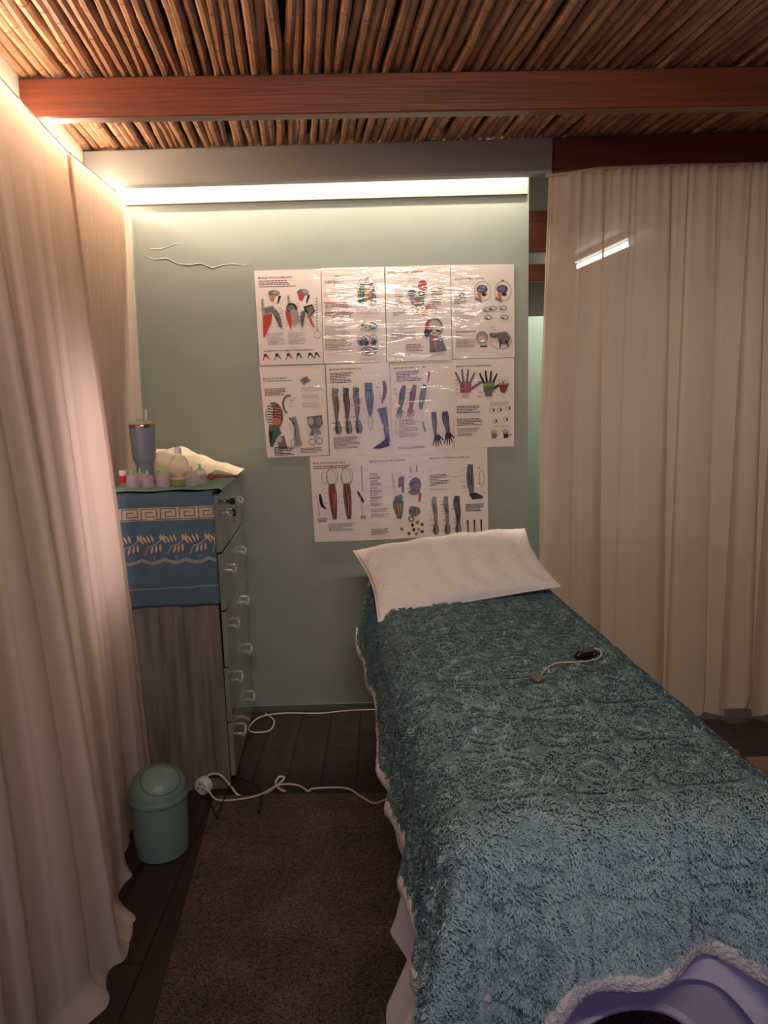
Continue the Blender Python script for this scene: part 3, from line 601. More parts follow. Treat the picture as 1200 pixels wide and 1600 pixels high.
for cx in (.66,.77,.88): p.limb([(cx,1.16),(cx+.005,1.36)],[.014,.006],'k'); p.limb([(cx-.02,1.18),(cx-.01,1.38)],.004,'l'); p.ell(cx+.01,1.38,.03,.014,'g')
p.done('anatomy poster with dark lower leg and foot drawings, right of the bottom row')

# ------------------------------------------------------------------ massage table
OB = Vector((.437, 1.21, 0)); RZ = .0848
tb = empty('massage_table', OB, RZ); tag(tb, 'massage table under the teal blanket, with arched end panel', 'massage table')
def tolocal(V):   # table-frame arrays to world
    c, s_ = math.cos(RZ), math.sin(RZ); o = V.copy(); o[..., 0] = V[..., 0]*c-V[..., 1]*s_+OB.x; o[..., 1] = V[..., 0]*s_+V[..., 1]*c+OB.y; return o
MB().bbox((-.34, .02, .665), (.34, 2.02, .735), .02).build('cushion', M_vinyl, tb)
MB().bbox((-.33, .03, .62), (.33, 2.01, .665), .004).build('deck_frame', M_panelrim, tb)
# end panel with a round-topped opening
def end_panel(yb, name):
    b = MB(); n = 24; cx, cz, r = .005, .225, .155; th = .022; x0, x1, z0, z1 = -.30, .30, .12, .62
    arc = [(cx+r*math.cos(math.pi*i/n), cz+r*math.sin(math.pi*i/n)) for i in range(n+1)]
    inner = [(cx+r, z0)]+arc+[(cx-r, z0)]; outer = [(x1, z0)]
    for (ax, az) in arc:
        dx, dz = ax-cx, az-cz; k = 1e9
        if dx > 1e-6: k = min(k, (x1-cx)/dx)
        if dx < -1e-6: k = min(k, (x0-cx)/dx)
        if dz > 1e-6: k = min(k, (z1-cz)/dz)
        outer.append((cx+dx*k, cz+dz*k))
    outer.append((x0, z0)); k = len(inner)
    V = [(a, yb, c) for a, c in inner]+[(a, yb, c) for a, c in outer]+[(a, yb+th, c) for a, c in inner]+[(a, yb+th, c) for a, c in outer]; Fc = []
    for i in range(k-1): Fc += [(i, i+1, k+i+1, k+i), (2*k+i, 3*k+i, 3*k+i+1, 2*k+i+1), (i, 2*k+i, 2*k+i+1, i+1), (k+i, k+i+1, 3*k+i+1, 3*k+i)]
    b.add(V, Fc); o = b.build(name, M_panel, tb, False)
    rim = MB().tube([(a, yb-.001, c) for a, c in [(cx+r, z0)]+arc+[(cx-r, z0)]], .009, 8).build('arch_rim', M_panelrim, o)
    return o
end_panel(.012, 'end_panel'); end_panel(1.98, 'end_panel')
for sx in (-1, 1):
    for sy in (.07, 1.95): MB().bbox((sx*.31-.022, sy-.022, 0), (sx*.31+.022, sy+.022, .63), .004).build('leg', M_panelrim, tb, False)
    MB().bbox((sx*.31-.012, .09, .14), (sx*.31+.012, 1.93, .18), .003).build('side_rail', M_panelrim, tb, False)
# raised head rest carrying the pillow
MB().bbox((-.26, 1.74, .736), (.26, 2.02, .80), .02).build('head_rest', M_vinyl, tb)

rs = np.random.default_rng(21)
FK = rs.uniform(-1, 1, (14, 4))
def und(x, y, s=1.0, k0=0, n=6):
    o = 0
    for i in range(n):
        a, b_, c_, d = FK[(i+k0) % 14]; fr = s*(1+i*.55); o = o+np.sin(fr*(a*x+b_*y)*3.0+c_*7+d*3)/(1+i*.45)
    return o/n*1.6
LY = [1.0, 1.17, 1.30, 1.45, 1.58, 1.76, 1.87, 1.98, 2.3, 2.77, 3.0, 3.3]
LF = [.03, .015, .03, .060, .008, .055, .008, .055, .028, .042, .062, .06]
def drape(a, b_, HW, top, flareL, flareF, side, r=.08, corner=.03, bump=1.0):
    """a across, b along from the foot; returns table-frame positions of a draped cloth"""
    hw = HW-r; dx = np.sign(a)*np.maximum(np.abs(a)-hw, 0); dy = np.maximum(r-b_, 0)*1.0
    d = np.hypot(dx, dy); dd = np.maximum(d, 1e-9); ux, uy = dx/dd, -dy/dd
    phi = np.clip(d/r, 0, math.pi/2); extra = np.maximum(d-r*math.pi/2, 0)
    out = r*np.sin(phi); down = r*(1-np.cos(phi))+extra
    bx = np.clip(a, -hw, hw); by = np.maximum(b_, r)
    yw = OB.y+by; k = np.clip(extra/.22, 0, 1.4)
    fl_left = np.interp(yw+bx*0, LY, LF)*flareL
    fl_right = (.03+.02*np.sin(11*by+1))*side
    fl_foot = flareF*(.030+.020*np.sin(13*bx+2.2)+.014*np.sin(29*bx+.5))
    wl = np.clip(-ux, 0, 1)**2; wr = np.clip(ux, 0, 1)**2; wf = np.clip(-uy, 0, 1)**2
    ang = np.arctan2(-uy, -ux)
    cor = (2*ux*uy)**2*(corner+.9*corner*np.sin(ang*7+1))
    out = out + k*(wl*fl_left+wr*fl_right+wf*fl_foot+cor) 
    z = top-down
    flat = np.exp(-d/.05)
    z = z + bump*(.006*und(bx*1.2, by, 2.2)+.003*und(bx, by, 7, 5))*(.35+.65*flat)
    # a few soft creases
    z = z - bump*.008*np.exp(-((bx*.8+by-.42-.05*np.sin(6*bx))/.03)**2)*np.clip(.3-bx, 0, .4)*2.5
    z = z + bump*.007*np.exp(-((by-.60-.35*bx+.03*np.sin(9*bx))/.035)**2)*flat
    return np.stack([bx+ux*out, by+uy*out, z], -1)
A_T = [-.42, -.37, -.21, -.14, -.015, .105, .22, .30, .36, .42]; A_F = [.46, .45, .425, .318, .308, .285, .33, .38, .42, .43]
DLb = lambda w_: .285+.015*np.sin(17*w_)+.012*np.sin(41*w_+1)
def blanket_ab(t, w_):
    a = -(.31+DLb(w_)) + t*(.31+DLb(w_)+.31+.33)
    a_foot = np.clip(a, -.42, .42); bF = -(sum(np.interp(np.clip(a_foot+o_, -.42, .42), A_T, A_F) for o_ in (-.03, -.015, 0, .015, .03))/5-.075)
    return a, bF+(1.90-bF)*w_
BK = dict(HW=.357, top=.765, corner=.075, flareL=1, flareF=1.5, side=1)
def blanket_pos(t, w_): a, b_ = blanket_ab(t, w_); return drape(a, b_, **BK), a, b_
bl = None
nu, nv = 220, 380
T, W_ = np.meshgrid(np.linspace(0, 1, nu), np.linspace(0, 1, nv), indexing='ij')
Pb, _, _ = blanket_pos(T, W_); Vb = tolocal(Pb).reshape(-1, 3)
bl = np_mesh('blanket', Vb, quads=grid_quads(nu, nv), mat=M_blanket)
tag(bl, 'fluffy teal blanket with embossed pattern and white edging draped over the massage table', 'blanket')
mod = None
# fleece pile of short curled tufts
def pile(N):
    t = rs.uniform(0, 1, N); w_ = rs.uniform(0, 1, N)**1.25; e = 1e-3
    P, a, b_ = blanket_pos(t, w_); P1, _, _ = blanket_pos(np.clip(t+e, 0, 1.01), w_); P2, _, _ = blanket_pos(t, w_+e)
    n = np.cross(P1-P, P2-P); n /= np.maximum(np.linalg.norm(n, axis=-1, keepdims=True), 1e-12); n *= np.where(n[:, 2:3] < -0.2, -1, 1)
    tu = P1-P; tu /= np.linalg.norm(tu, axis=-1, keepdims=True); tv = np.cross(n, tu)
    # embossed pattern: scroll rings on a lattice with diagonal bands, shorter pile there
    ca, cb = (a/.19+.5) % 1-.5, (b_/.19+.5) % 1-.5; rr = np.hypot(ca, cb)*.19
    ringp = np.cos(rr*2*np.pi/.036); diag = np.cos((a+b_)*2*np.pi/.38)+np.cos((a-b_)*2*np.pi/.38)
    emb = np.clip(.5+.5*ringp, 0, 1)*(rr < .07) + 1.0*(np.abs(diag) < .16)
    L_ = (.0120-.0060*np.clip(emb, 0, 1))*rs.uniform(.75, 1.25, N)
    th = 1.5*und(a*14, b_*14, 2.0, 3)+1.6*und(a*40, b_*40, 2.0, 7)+rs.normal(0, .7, N)-1.5
    lean = .85+.15*np.sin(9*th); dirv = tu*np.cos(th)[:, None]+tv*np.sin(th)[:, None]; sidev = np.cross(n, dirv)
    wd = rs.uniform(.0013, .0024, N)[:, None]
    L1 = L_[:, None]; ln = lean[:, None]
    B = P-n*.002; P = P+n*(.0045*(1-np.clip(emb, 0, 1)))[:, None]; Mi = P+n*L1*.36+dirv*L1*.42*ln; Tp = P+n*L1*.40+dirv*L1*1.10*ln
    V = np.stack([B-sidev*wd, B+sidev*wd, Mi+sidev*wd*.8, Mi-sidev*wd*.8, Tp], 1)
    i = np.arange(N)[:, None]*5
    return tolocal(V.reshape(-1, 3)), i+np.array([[0,1,2,3]]), i+np.array([[3,2,4]])
Vp, Qp, Tpp = pile(210000)
po = np_mesh('fleece_pile', Vp, quads=Qp, tris=Tpp, mat=M_pile, parent=bl); po['kind'] = 'stuff'
# white rolled edging
def edge_path(kind, n):
    s = np.linspace(0, 1, n)
    if kind == 'L': P, _, _ = blanket_pos(np.zeros(n), 1-s)
    elif kind == 'F': P, _, _ = blanket_pos(s, np.zeros(n))
    else: P, _, _ = blanket_pos(np.ones(n), s)
    return P
E_ = np.concatenate([edge_path('L', 260)[:-1], edge_path('F', 420)[:-1], edge_path('R', 260)])
dl = np.concatenate([[0], np.cumsum(np.linalg.norm(np.diff(E_, axis=0), axis=1))])
sv = np.linspace(0, dl[-1], 1100); E_ = np.stack([np.interp(sv, dl, E_[:, i]) for i in range(3)], -1)
for _ in range(6): E_[1:-1] = (E_[:-2]+2*E_[1:-1]+E_[2:])/4
tn = np.gradient(E_, axis=0); tn /= np.linalg.norm(tn, axis=-1, keepdims=True); up = np.array([0, 0, 1.0]); sd = np.cross(tn, up); sd /= np.maximum(np.linalg.norm(sd, axis=-1, keepdims=True), 1e-6); up2 = np.cross(sd, tn)
nn = 18; q = np.linspace(0, 2*np.pi, nn, endpoint=False)
wav = 1+.22*np.sin(sv*31)*np.sin(sv*12+1)
rh = (.0185*wav)[:, None]*(1+rs.normal(0, .05, (len(sv), nn))); rt = .0105*(1+rs.normal(0, .07, (len(sv), nn)))
Vt = E_[:, None, :]-up*.004+sd[:, None, :]*(rt*np.cos(q))[..., None]+up2[:, None, :]*(rh*np.sin(q))[..., None]
i0 = np.arange(len(sv)-1)[:, None]*nn; j = np.arange(nn)[None, :]
Qt = np.stack([i0+j, i0+(j+1) % nn, i0+nn+(j+1) % nn, i0+nn+j], -1).reshape(-1, 4)
tr = np_mesh('edging', tolocal(Vt).reshape(-1, 3), quads=Qt, mat=M_sherpa, parent=bl); tr['label'] = 'white sherpa edging along the blanket hem'

# white sheet under the blanket
S_A = [-.42, -.35, -.25, -.14, .05, .13, .22, .30, .36, .42]; S_F = [.62, .60, .42, .345, .335, .34, .40, .55, .62, .64]
def sheet_pos(t, w_):
    DL = .50+.03*np.sin(12*w_)+.05*np.exp(-((w_-.16)/.05)**2); a = -(.30+DL)+t*(.60+DL+.46)
    bF = -(sum(np.interp(np.clip(a+o_, -.42, .42), S_A, S_F) for o_ in (-.05, -.03, -.01, .01, .03, .05))/6-.07)
    b_ = bF+(1.99-bF)*w_
    P = drape(a, b_, .322, .742, .1, .4, .4, .07, .0, .3)
    ext = np.clip((.75-.27-P[..., 2])/.25, 0, 1)
    P[..., 0] -= (ext*(.085+.035*np.sin(13*b_+.6)+.012*np.sin(37*b_))*np.clip(1-(b_-.40)/.15, 0, 1)+.03*ext)*(a < -.3)
    return P
nu2, nv2 = 200, 260
T2, W2 = np.meshgrid(np.linspace(0, 1, nu2), np.linspace(0, 1, nv2), indexing='ij'); Ps = sheet_pos(T2, W2)
sh = np_mesh('bed_sheet', tolocal(Ps).reshape(-1, 3), quads=grid_quads(nu2, nv2), mat=M_sheet)
tag(sh, 'white fitted sheet hanging below the teal blanket on the massage table', 'sheet')

# pillow
def pillow():
    n1, n2 = 190, 120
    C4 = [np.array(v) for v in ((-.03,2.50,.735), (.65,2.66,.80), (.60,3.10,.935), (-.13,2.98,.885))]
    s, t = np.meshgrid(np.linspace(0, 1, n1), np.linspace(0, 1, n2), indexing='ij')
    base = ((1-s)*(1-t))[..., None]*C4[0]+(s*(1-t))[..., None]*C4[1]+(s*t)[..., None]*C4[2]+((1-s)*t)[..., None]*C4[3]
    # pull the sides in a little so that the corners stand out as ears
    cen = (C4[0]+C4[1]+C4[2]+C4[3])/4
    pinch = .07*(np.sin(np.pi*t)*(np.abs(2*s-1)**6)+np.sin(np.pi*s)*(np.abs(2*t-1)**6))
    base = base+(cen-base)*pinch[..., None]
    nr = np.cross(C4[1]-C4[0], C4[3]-C4[0]); nr /= np.linalg.norm(nr)
    pr_ = (np.clip(4*s*(1-s), 0, 1)**.42)*(np.clip(4*t*(1-t), 0, 1)**.42)
    u_c, v_c = s*.76, t*.46
    wr = .0035*np.sin(55*u_c+30*v_c+3*np.sin(18*v_c))*np.exp(-(t/.3)**2)+.004*np.sin(38*u_c-22*v_c)*np.exp(-((1-t)/.25)**2)+.0035*np.sin(60*v_c)*np.exp(-(s/.12)**2)+.003*np.sin(52*v_c+2)*np.exp(-((1-s)/.12)**2)
    zig = np.abs(((u_c/.12) % 1)-.5)*2; chev = np.cos((v_c+.055*zig)*2*np.pi/.024)
    top = base+nr*((pr_*.074+1.9*wr*pr_+.0026*chev*pr_)[..., None])
    bot = base-nr*((pr_*.040)[..., None])
    V = np.concatenate([top.reshape(-1, 3), bot.reshape(-1, 3)]); Q = grid_quads(n1, n2); Q2 = Q[:, ::-1]+n1*n2
    o = np_mesh('pillow', V, quads=np.concatenate([Q, Q2]), mat=M_pillow)
    # piped seam
    ed = np.concatenate([base[:, 0], base[-1, 1:], base[::-1, -1][1:], base[0, ::-1][1:]])
    MB().tube([tuple(v) for v in ed], .0032, 6).build('seam', M_pillow, o)
    return tag(o, 'white quilted pillow with chevron stitching at the head of the massage table', 'pillow')
pillow()

# small things on the blanket
def bz(x, y):
    c, s_ = math.cos(-RZ), math.sin(-RZ); dx, dy = x-OB.x, y-OB.y; a, b_ = dx*c-dy*s_, dx*s_+dy*c
    return float(drape(np.array([a]), np.array([b_]), **BK)[0, 2])+.009
t = empty('pendant_cord', (.45, 1.90, bz(.45, 1.9))); tag(t, 'thin pale cord with a small brown disc on its end lying across the blanket', 'cord')
def loc(x, y, dz=0): return (x-.45, y-1.90, bz(x, y)+dz-bz(.45, 1.9))
pts = [loc(.402,1.852,.003), loc(.43,1.90,.006), loc(.47,1.945,.003), loc(.52,1.955,.003), loc(.56,1.965,.003), loc(.598,1.985,.006), loc(.612,2.015,.014), loc(.600,2.03,.016), loc(.585,2.015,.014), loc(.588,1.995,.012)]
MB().tube(smooth_path(pts, 6), .0019, 7).build('cord', M_cord, t)
d = MB().lathe([(.002, 0), (.017, .001), (.020, .004), (.017, .008), (.002, .009)], (0, 0, 0), 20).build('disc', mat('brown_disc', rgb(92,70,60), .4), t); d.location = loc(.393, 1.838, -.001)
b = MB(); n = 20
vs_ = []
for k, (sc1, z) in enumerate(((.8, 0), (1, .006), (1, .014), (.75, .021))):
    for i in range(n):
        a = 2*math.pi*i/n; rx, ry = .040*sc1, .017*sc1*(1+.25*math.cos(a)); vs_.append((rx*math.cos(a), ry*math.sin(a), z))
b.add(vs_, [tuple(range(n-1, -1, -1)), tuple(range(3*n, 4*n))]+[(k*n+i, k*n+(i+1) % n, (k+1)*n+(i+1) % n, (k+1)*n+i) for k in range(3) for i in range(n)])
o = b.build('eyewear_pouch', M_black); o.name = 'black_pouch'; o.location = (.565, 2.005, bz(.565, 2.005)-.001); o.rotation_euler = (0, 0, .45); tag(o, 'small black pouch lying open on the blanket at the corded end', 'pouch')

# ------------------------------------------------------------------ chest of drawers
DZ = 1.187; DR_ = .06
ch = empty('chest_of_drawers', (-.615, 2.70, 0), DR_); tag(ch, 'tall narrow chest of drawers with wood-grain side and clear handles', 'chest of drawers')
b = MB().bbox((-.375, 0, .0), (-.022, .018, DZ), .001).bbox((-.375, .612, 0), (-.022, .63, DZ), .001).bbox((-.375, .018, 0), (-.36, .612, DZ), .001).bbox((-.36, .018, DZ-.018), (-.022, .612, DZ-.001), .001).bbox((-.36, .018, .0), (-.05, .612, .05), .001)
b.build('carcass', M_wood_side, ch, False)
for x, z in ((-.115, .70), (-.045, .705)): MB().lathe([(.004, 0), (.004, .001), (.002, .002)], (0, 0, 0), 10).build('screw_cap', M_metal, ch).location = (x, -.0005, z)
zs = [.050, .277, .503, .729, .955]; 
for k, z in enumerate(zs):
    h = .219
    o = MB().bbox((-.020+(.004 if k in (2, 3) else 0), .004, z), (.0+(.004 if k in (2, 3) else 0), .626, z+h), .002).build('drawer', M_drawer, ch, False)
    for y in (.13, .46):
        zz = z+.125
        hb = MB().tube(smooth_path([(.0, y-.045, zz+.012), (.018, y-.045, zz+.012), (.025, y-.040, zz), (.027, y, zz-.004), (.025, y+.040, zz), (.018, y+.045, zz+.012), (.0, y+.045, zz+.012)], 5), .006, 8)
        hb.build('handle', M_acryl, o)
MB().lathe([(.008, 0), (.008, .004), (.005, .006)], (0, 0, 0), 14).build('lock', M_metal, ch).matrix_local = Matrix.Translation((.001, .17, 1.125)) @ Matrix.Rotation(math.pi/2, 4, 'Y')
# keys hanging in the lock
cz, sz = math.cos(DR_), math.sin(DR_)
def cw(x, y, z): return Vector((-.615+x*cz-y*sz, 2.70+x*sz+y*cz, z))
t = empty('key_bunch', cw(.014, .17, 1.125), DR_); tag(t, 'keys with black heads hanging from the top drawer of the chest', 'keys')
MB().bbox((-.012, -.002, -.006), (.008, .002, .006), .0008).bbox((.006, -.003, -.014), (.026, .003, .012), .002).build('key', M_black, t, False)
MB().tube([(.016+.012*math.cos(a), 0, -.016+.014*math.sin(a)) for a in np.linspace(0, 6.28, 18)], .0012, 6).build('key_ring', M_metal, t)
MB().bbox((.008, -.003, -.060), (.026, .003, -.032), .002, M_black).bbox((.013, -.0015, -.085), (.021, .0015, -.060), .0006, M_metal).build('hanging_key', None, t, False)

# towel covering the top and hanging over the near side
tw = empty('towel', cw(-.19, 0, DZ), DR_); tag(tw, 'blue towel with key-pattern and flower borders hanging over the chest side', 'towel')
def tw_pt(u, s, lift=0.0):
    """u across 0..1 (left to right), s along: negative on top, positive hanging down"""
    x = -.19+u*.365; r = .012
    if s < 0:
        y = -s; z = .004+.003*math.sin(14*u+9*s); yy = y; sag = max(u-.93, 0)/.07; z -= .0*sag
        return Vector((x, yy, z+lift))
    a = min(s/r, math.pi/2)
    if s < r*math.pi/2: return Vector((x, -(r+lift)*math.sin(a)+0, .004-r+(r+lift)*math.cos(a)))
    d_ = s-r*math.pi/2; wv = (.004*math.sin(9*u+1)+.003*math.sin(21*u))*min(d_/.2, 1)
    return Vector((x-.004*d_*math.sin(5*u), -r-.003-wv-lift, .004-r-d_))
def tw_grid(u0, u1, s0, s1, nu, ns, lift=0):
    b = MB(); V = [tw_pt(u0+(u1-u0)*i/nu, s0+(s1-s0)*j/ns, lift) for i in range(nu+1) for j in range(ns+1)]
    Fq = [(i*(ns+1)+j, i*(ns+1)+j+1, (i+1)*(ns+1)+j+1, (i+1)*(ns+1)+j) for i in range(nu) for j in range(ns)]
    return b.add(V, Fq)
o = tw_grid(0, 1, -.18, .435, 40, 90).build('towel_body', M_towel, tw)
md = o.modifiers.new('s', 'SOLIDIFY'); md.thickness = .005; md.offset = -1
# Greek key border: tan band with blue meander lines
def strip_poly(b, pts, wd, lift):
    for (u0, s0), (u1, s1) in zip(pts[:-1], pts[1:]):
        L_ = math.hypot((u1-u0)*.365, s1-s0); nx, ny = (s1-s0)/L_*wd, -(u1-u0)*.365/L_*wd; ex, ey = (u1-u0)/L_*wd, (s1-s0)/L_*wd
        u0_, s0_, u1_, s1_ = u0-ex, s0-ey, u1+ex, s1+ey
        q = [(u0_+nx/.365, s0_+ny), (u1_+nx/.365, s1_+ny), (u1_-nx/.365, s1_-ny), (u0_-nx/.365, s0_-ny)]
        b.add([tw_pt(*a, lift) for a in q], [(0,1,2,3)])
tw_grid(.0, 1, .060, .108, 40, 4, .0012).build('key_border', M_tan, tw)
b = MB(); wk = .19
for k in range(-1, 6):
    x0 = .09+k*wk; g = lambda a, c: (x0+a*wk, .0645+c*.039)
    pt = [g(0, 1), g(0, .0), g(.80, .0), g(.80, .75), g(.25, .75), g(.25, .32), g(.58, .32)]
    pt = [(min(max(u, .01), .99), s) for u, s in pt]
    if pt[0][0] < pt[2][0]: strip_poly(b, pt, .0016, .0022); strip_poly(b, [(min(max(u, .01), .99), s) for u, s in (g(0, 1), g(1, 1))], .0016, .0022)
b.build('meander_lines', M_towel, tw, False)
# floral band and scalloped line
b = MB()
def tpoly(pts, lift=.0014): 
    pts = [(min(max(u, .004), .996), s) for u, s in pts]; b.add([tw_pt(u, s, lift) for u, s in pts], [tuple(range(len(pts)))])
def leaf(u, s, l, ang, wd=.006):
    ca, sa = math.cos(ang), math.sin(ang); P = [(0, 0), (.3, .8), (.7, 1), (1, .3), (1.05, -.2), (.7, -.9), (.3, -.7)]
    tpoly([(u+(x*l*ca-y*wd*sa)/.365, s+(x*l*sa+y*wd*ca)) for x, y in P])
for k in range(-1, 5):
    u0 = .12+k*.225; s0 = .185
    strip_poly(b, [(min(max(u0+du, .01), .99), s0+ds) for du, ds in ((-.06, .05), (-.02, .022), (.05, .014), (.12, -.006))], .0012, .0014)
    for i in range(4): leaf(u0-.06+i*.032, s0+.012-i*.002, .030, -2.2+.12*i, .0045); 
    for i in range(3): leaf(u0+.03+i*.035, s0+.018-.004*i, .030, 1.9-.15*i, .0045)
    tpoly([(u0+.10, s0-.004), (u0+.145, s0-.004), (u0+.165, s0-.020), (u0+.148, s0-.014), (u0+.138, s0-.028), (u0+.122, s0-.014), (u0+.108, s0-.026), (u0+.092, s0-.016)])
    for du, ds in ((0, 0), (.018, -.004), (.012, .008)): tpoly([(u0+.02+du+.006*math.cos(a), s0+.062+ds+.002*math.sin(a)) for a in np.linspace(0, 5.6, 7)])
b.build('flower_border', M_tan, tw, False); b = MB()
for row in (0, .008):
    pts = [(u, .262+row-.018*abs(math.cos(math.pi*(u-.02)/.225))**.7*-1-.018) for u in np.linspace(.01, .99, 90)]
    pts = [(u, .252+row+.012*abs(math.sin(math.pi*(u-.02)/.225))) for u in np.linspace(.01, .99, 90)]
    strip_poly(b, pts, .0013, .0014)
for u in np.linspace(.02, .98, 70): s = .252+.012*abs(math.sin(math.pi*(u-.02)/.225)); strip_poly(b, [(u, s+.0015), (u, s+.0065)], .0007, .0013)
b.build('scalloped_border', M_tan, tw, False); b = MB()
strip_poly(b, [(u, .365+.002*math.sin(5*u)) for u in np.linspace(.01, .99, 30)], .0011, .0013)
b.build('hem_stripe', M_tan, tw, False)
# teal cloth covering the chest top, sagging over the drawer side
def topcloth():
    n1, n2 = 60, 70; V = []
    for i in range(n1):
        for j in range(n2):
            u = i/(n1-1); v = j/(n2-1); x = -.40+u*.422; y = -.004+v*.60; ov = max(x-.004, 0)
            z = .010+.002*math.sin(11*x*3+7*y)+.002*math.sin(19*y)
            if ov > 0:
                th_ = min(ov/.014, 1.3); z -= .016*(1-math.cos(th_))+max(ov-.018, 0)*1.0*(.6+.5*math.sin(7*y+.5)); xx = .004+.016*math.sin(th_)+.002*math.sin(15*y)
            else: xx = x
            V.append((xx, y, z))
    Fq = [(i*n2+j, (i+1)*n2+j, (i+1)*n2+j+1, i*n2+j+1) for i in range(n1-1) for j in range(n2-1)]
    o = MB().add(V, Fq).build('table_cloth', M_tealcloth); o.location = cw(0, 0, DZ+.002); o.rotation_euler = (0, 0, DR_)
    md = o.modifiers.new('s', 'SOLIDIFY'); md.thickness = .003; md.offset = 1
    return tag(o, 'pale teal cloth spread over the top of the chest of drawers', 'cloth')
topcloth()
TZ = DZ+.0175
# crumpled cream cloth heap at the back of the chest
def heap():
    n1, n2 = 90, 60; V = []
    for i in range(n1):
        for j in range(n2):
            u = i/(n1-1); v = j/(n2-1); x = -.345+u*.375; y = .34+v*.25
            hx = float(np.interp(u, [0, .08, .30, .45, .65, .85, 1], [.0, .105, .115, .085, .052, .036, .0])); hv = math.sin(math.pi*min(max(v, 0), 1))**.45
            z = hx*hv*(1+.10*math.sin(9*u+5*v)+.07*math.sin(23*u-11*v)+.05*math.sin(31*v+4*u))+.002
            y += .012*math.sin(9*u)*(1-v); V.append((x, y, z))
    b = MB().add(V, [(i*n2+j, (i+1)*n2+j, (i+1)*n2+j+1, i*n2+j+1) for i in range(n1-1) for j in range(n2-1)])
    o = b.build('folded_cloth', M_whitecloth); o.location = cw(0, 0, TZ-.001); o.rotation_euler = (0, 0, DR_)
    md = o.modifiers.new('s', 'SOLIDIFY'); md.thickness = .004; md.offset = 1
    # teal fold peeping from under its right end
    b = MB(); V = []
    for i in range(24):
        for j in range(10):
            u = i/23; v = j/9; V.append((-.13+u*.145, .325+v*.03+.01*math.sin(6*u), .003+.028*math.sin(math.pi*u)**.6*(v**.5)*(1-.3*u)))
    b.add(V, [(i*10+j, (i+1)*10+j, (i+1)*10+j+1, i*10+j+1) for i in range(23) for j in range(9)]); b.build('teal_fold', M_tealcloth, o)
    return tag(o, 'crumpled cream cloth heaped at the back of the chest top', 'cloth')
heap()
# insulated cup
t = empty('tumbler', cw(-.325, .275, TZ)); tag(t, 'tall grey-blue insulated cup with clear lid and straw on the chest', 'cup')
MB().lathe([(.030, 0), (.033, .003), (.0345, .062), (.036, .070), (.044, .088), (.0455, .095), (.0495, .212), (.0495, .216)], (0,0,0), 40).build('body', M_tumbler, t)
MB().lathe([(.0500, .2155), (.0505, .217), (.0505, .226), (.0495, .2275)], (0,0,0), 40).build('rim_band', M_steel, t)
MB().lathe([(.0490, .228), (.0515, .230), (.0515, .240), (.049, .243), (.010, .243)], (0,0,0), 40).bbox((-.012, -.030, .243), (.012, .030, .248), .002).build('lid', M_clear, t)
st = MB().tube([(.018, 0, .24), (.022, 0, .285)], .0048, 12).build('straw', M_white, t)
# red bottle with white cap
t = empty('lotion_bottle', cw(-.360, .085, TZ)); tag(t, 'small red bottle with white cap at the left edge of the chest', 'bottle')
MB().lathe([(.013, 0), (.0155, .002), (.0155, .018), (.0145, .020)], (0,0,0), 24).build('base_section', M_clear, t)
MB().lathe([(.0150, .020), (.0155, .021), (.0155, .045), (.015, .046)], (0,0,0), 24).build('label_band', M_red, t)
MB().lathe([(.0145, .046), (.0148, .047), (.0145, .062), (.013, .065)], (0,0,0), 24).build('cap', M_white, t)
# cupping cups
def mkcup():
    t = empty('cupping_cup', (0, 0, 0))
    MB().lathe([(.0235, 0), (.0245, .002), (.0235, .030), (.0215, .042), (.016, .051), (.007, .055), (.006, .054), (.0145, .049), (.020, .041), (.022, .030), (.0225, .002)], (0,0,0), 28, None, False).build('cup_body', M_cup, t)
    MB().lathe([(.0068, .053), (.0068, .057), (.0045, .059), (.0040, .070), (.0025, .072)], (0,0,0), 14).build('valve', M_lime, t)
    return t
cups = [(-.318,.050,1.0,'clear cupping cup with green valve, leftmost in the row on the chest'), (-.302,.105,.95,'clear cupping cup with green valve just behind the leftmost cup'), (-.262,.055,.92,'clear cupping cup with green valve, second cup from the left'),
        (-.222,.100,1.08,'clear cupping cup behind and between the second and third front cups'), (-.203,.050,1.0,'clear cupping cup with green valve just left of the oil bottle'),
        (-.100,.055,1.02,'clear cupping cup with green valve just right of the oil bottle'), (-.078,.110,1.08,'clear cupping cup furthest right on the chest')]
c0 = mkcup()
for i, (x, y, s_, lb) in enumerate(cups):
    c = c0 if i == 0 else copy_tree(c0); c.location = cw(x, y, TZ); c.scale = (s_, s_, s_); tag(c, lb, 'cupping cup', 'cupping cups on the chest')
# oil bottle
t = empty('oil_bottle', cw(-.148, .075, TZ)); tag(t, 'clear round-shouldered bottle a quarter full of green oil on the chest', 'bottle')
MB().lathe([(.034, 0), (.0375, .004), (.0375, .075), (.035, .092), (.026, .108), (.014, .116), (.012, .118), (.012, .122)], (0,0,0), 36).build('bottle_body', M_clear, t)
MB().lathe([(.033, .002), (.0362, .005), (.0362, .028), (.0362, .0285)], (0,0,0), 36).build('oil', M_oil, t)
MB().lathe([(.0125, .1225), (.0125, .142), (.0115, .144)], (0,0,0), 24).build('cap', M_white, t)
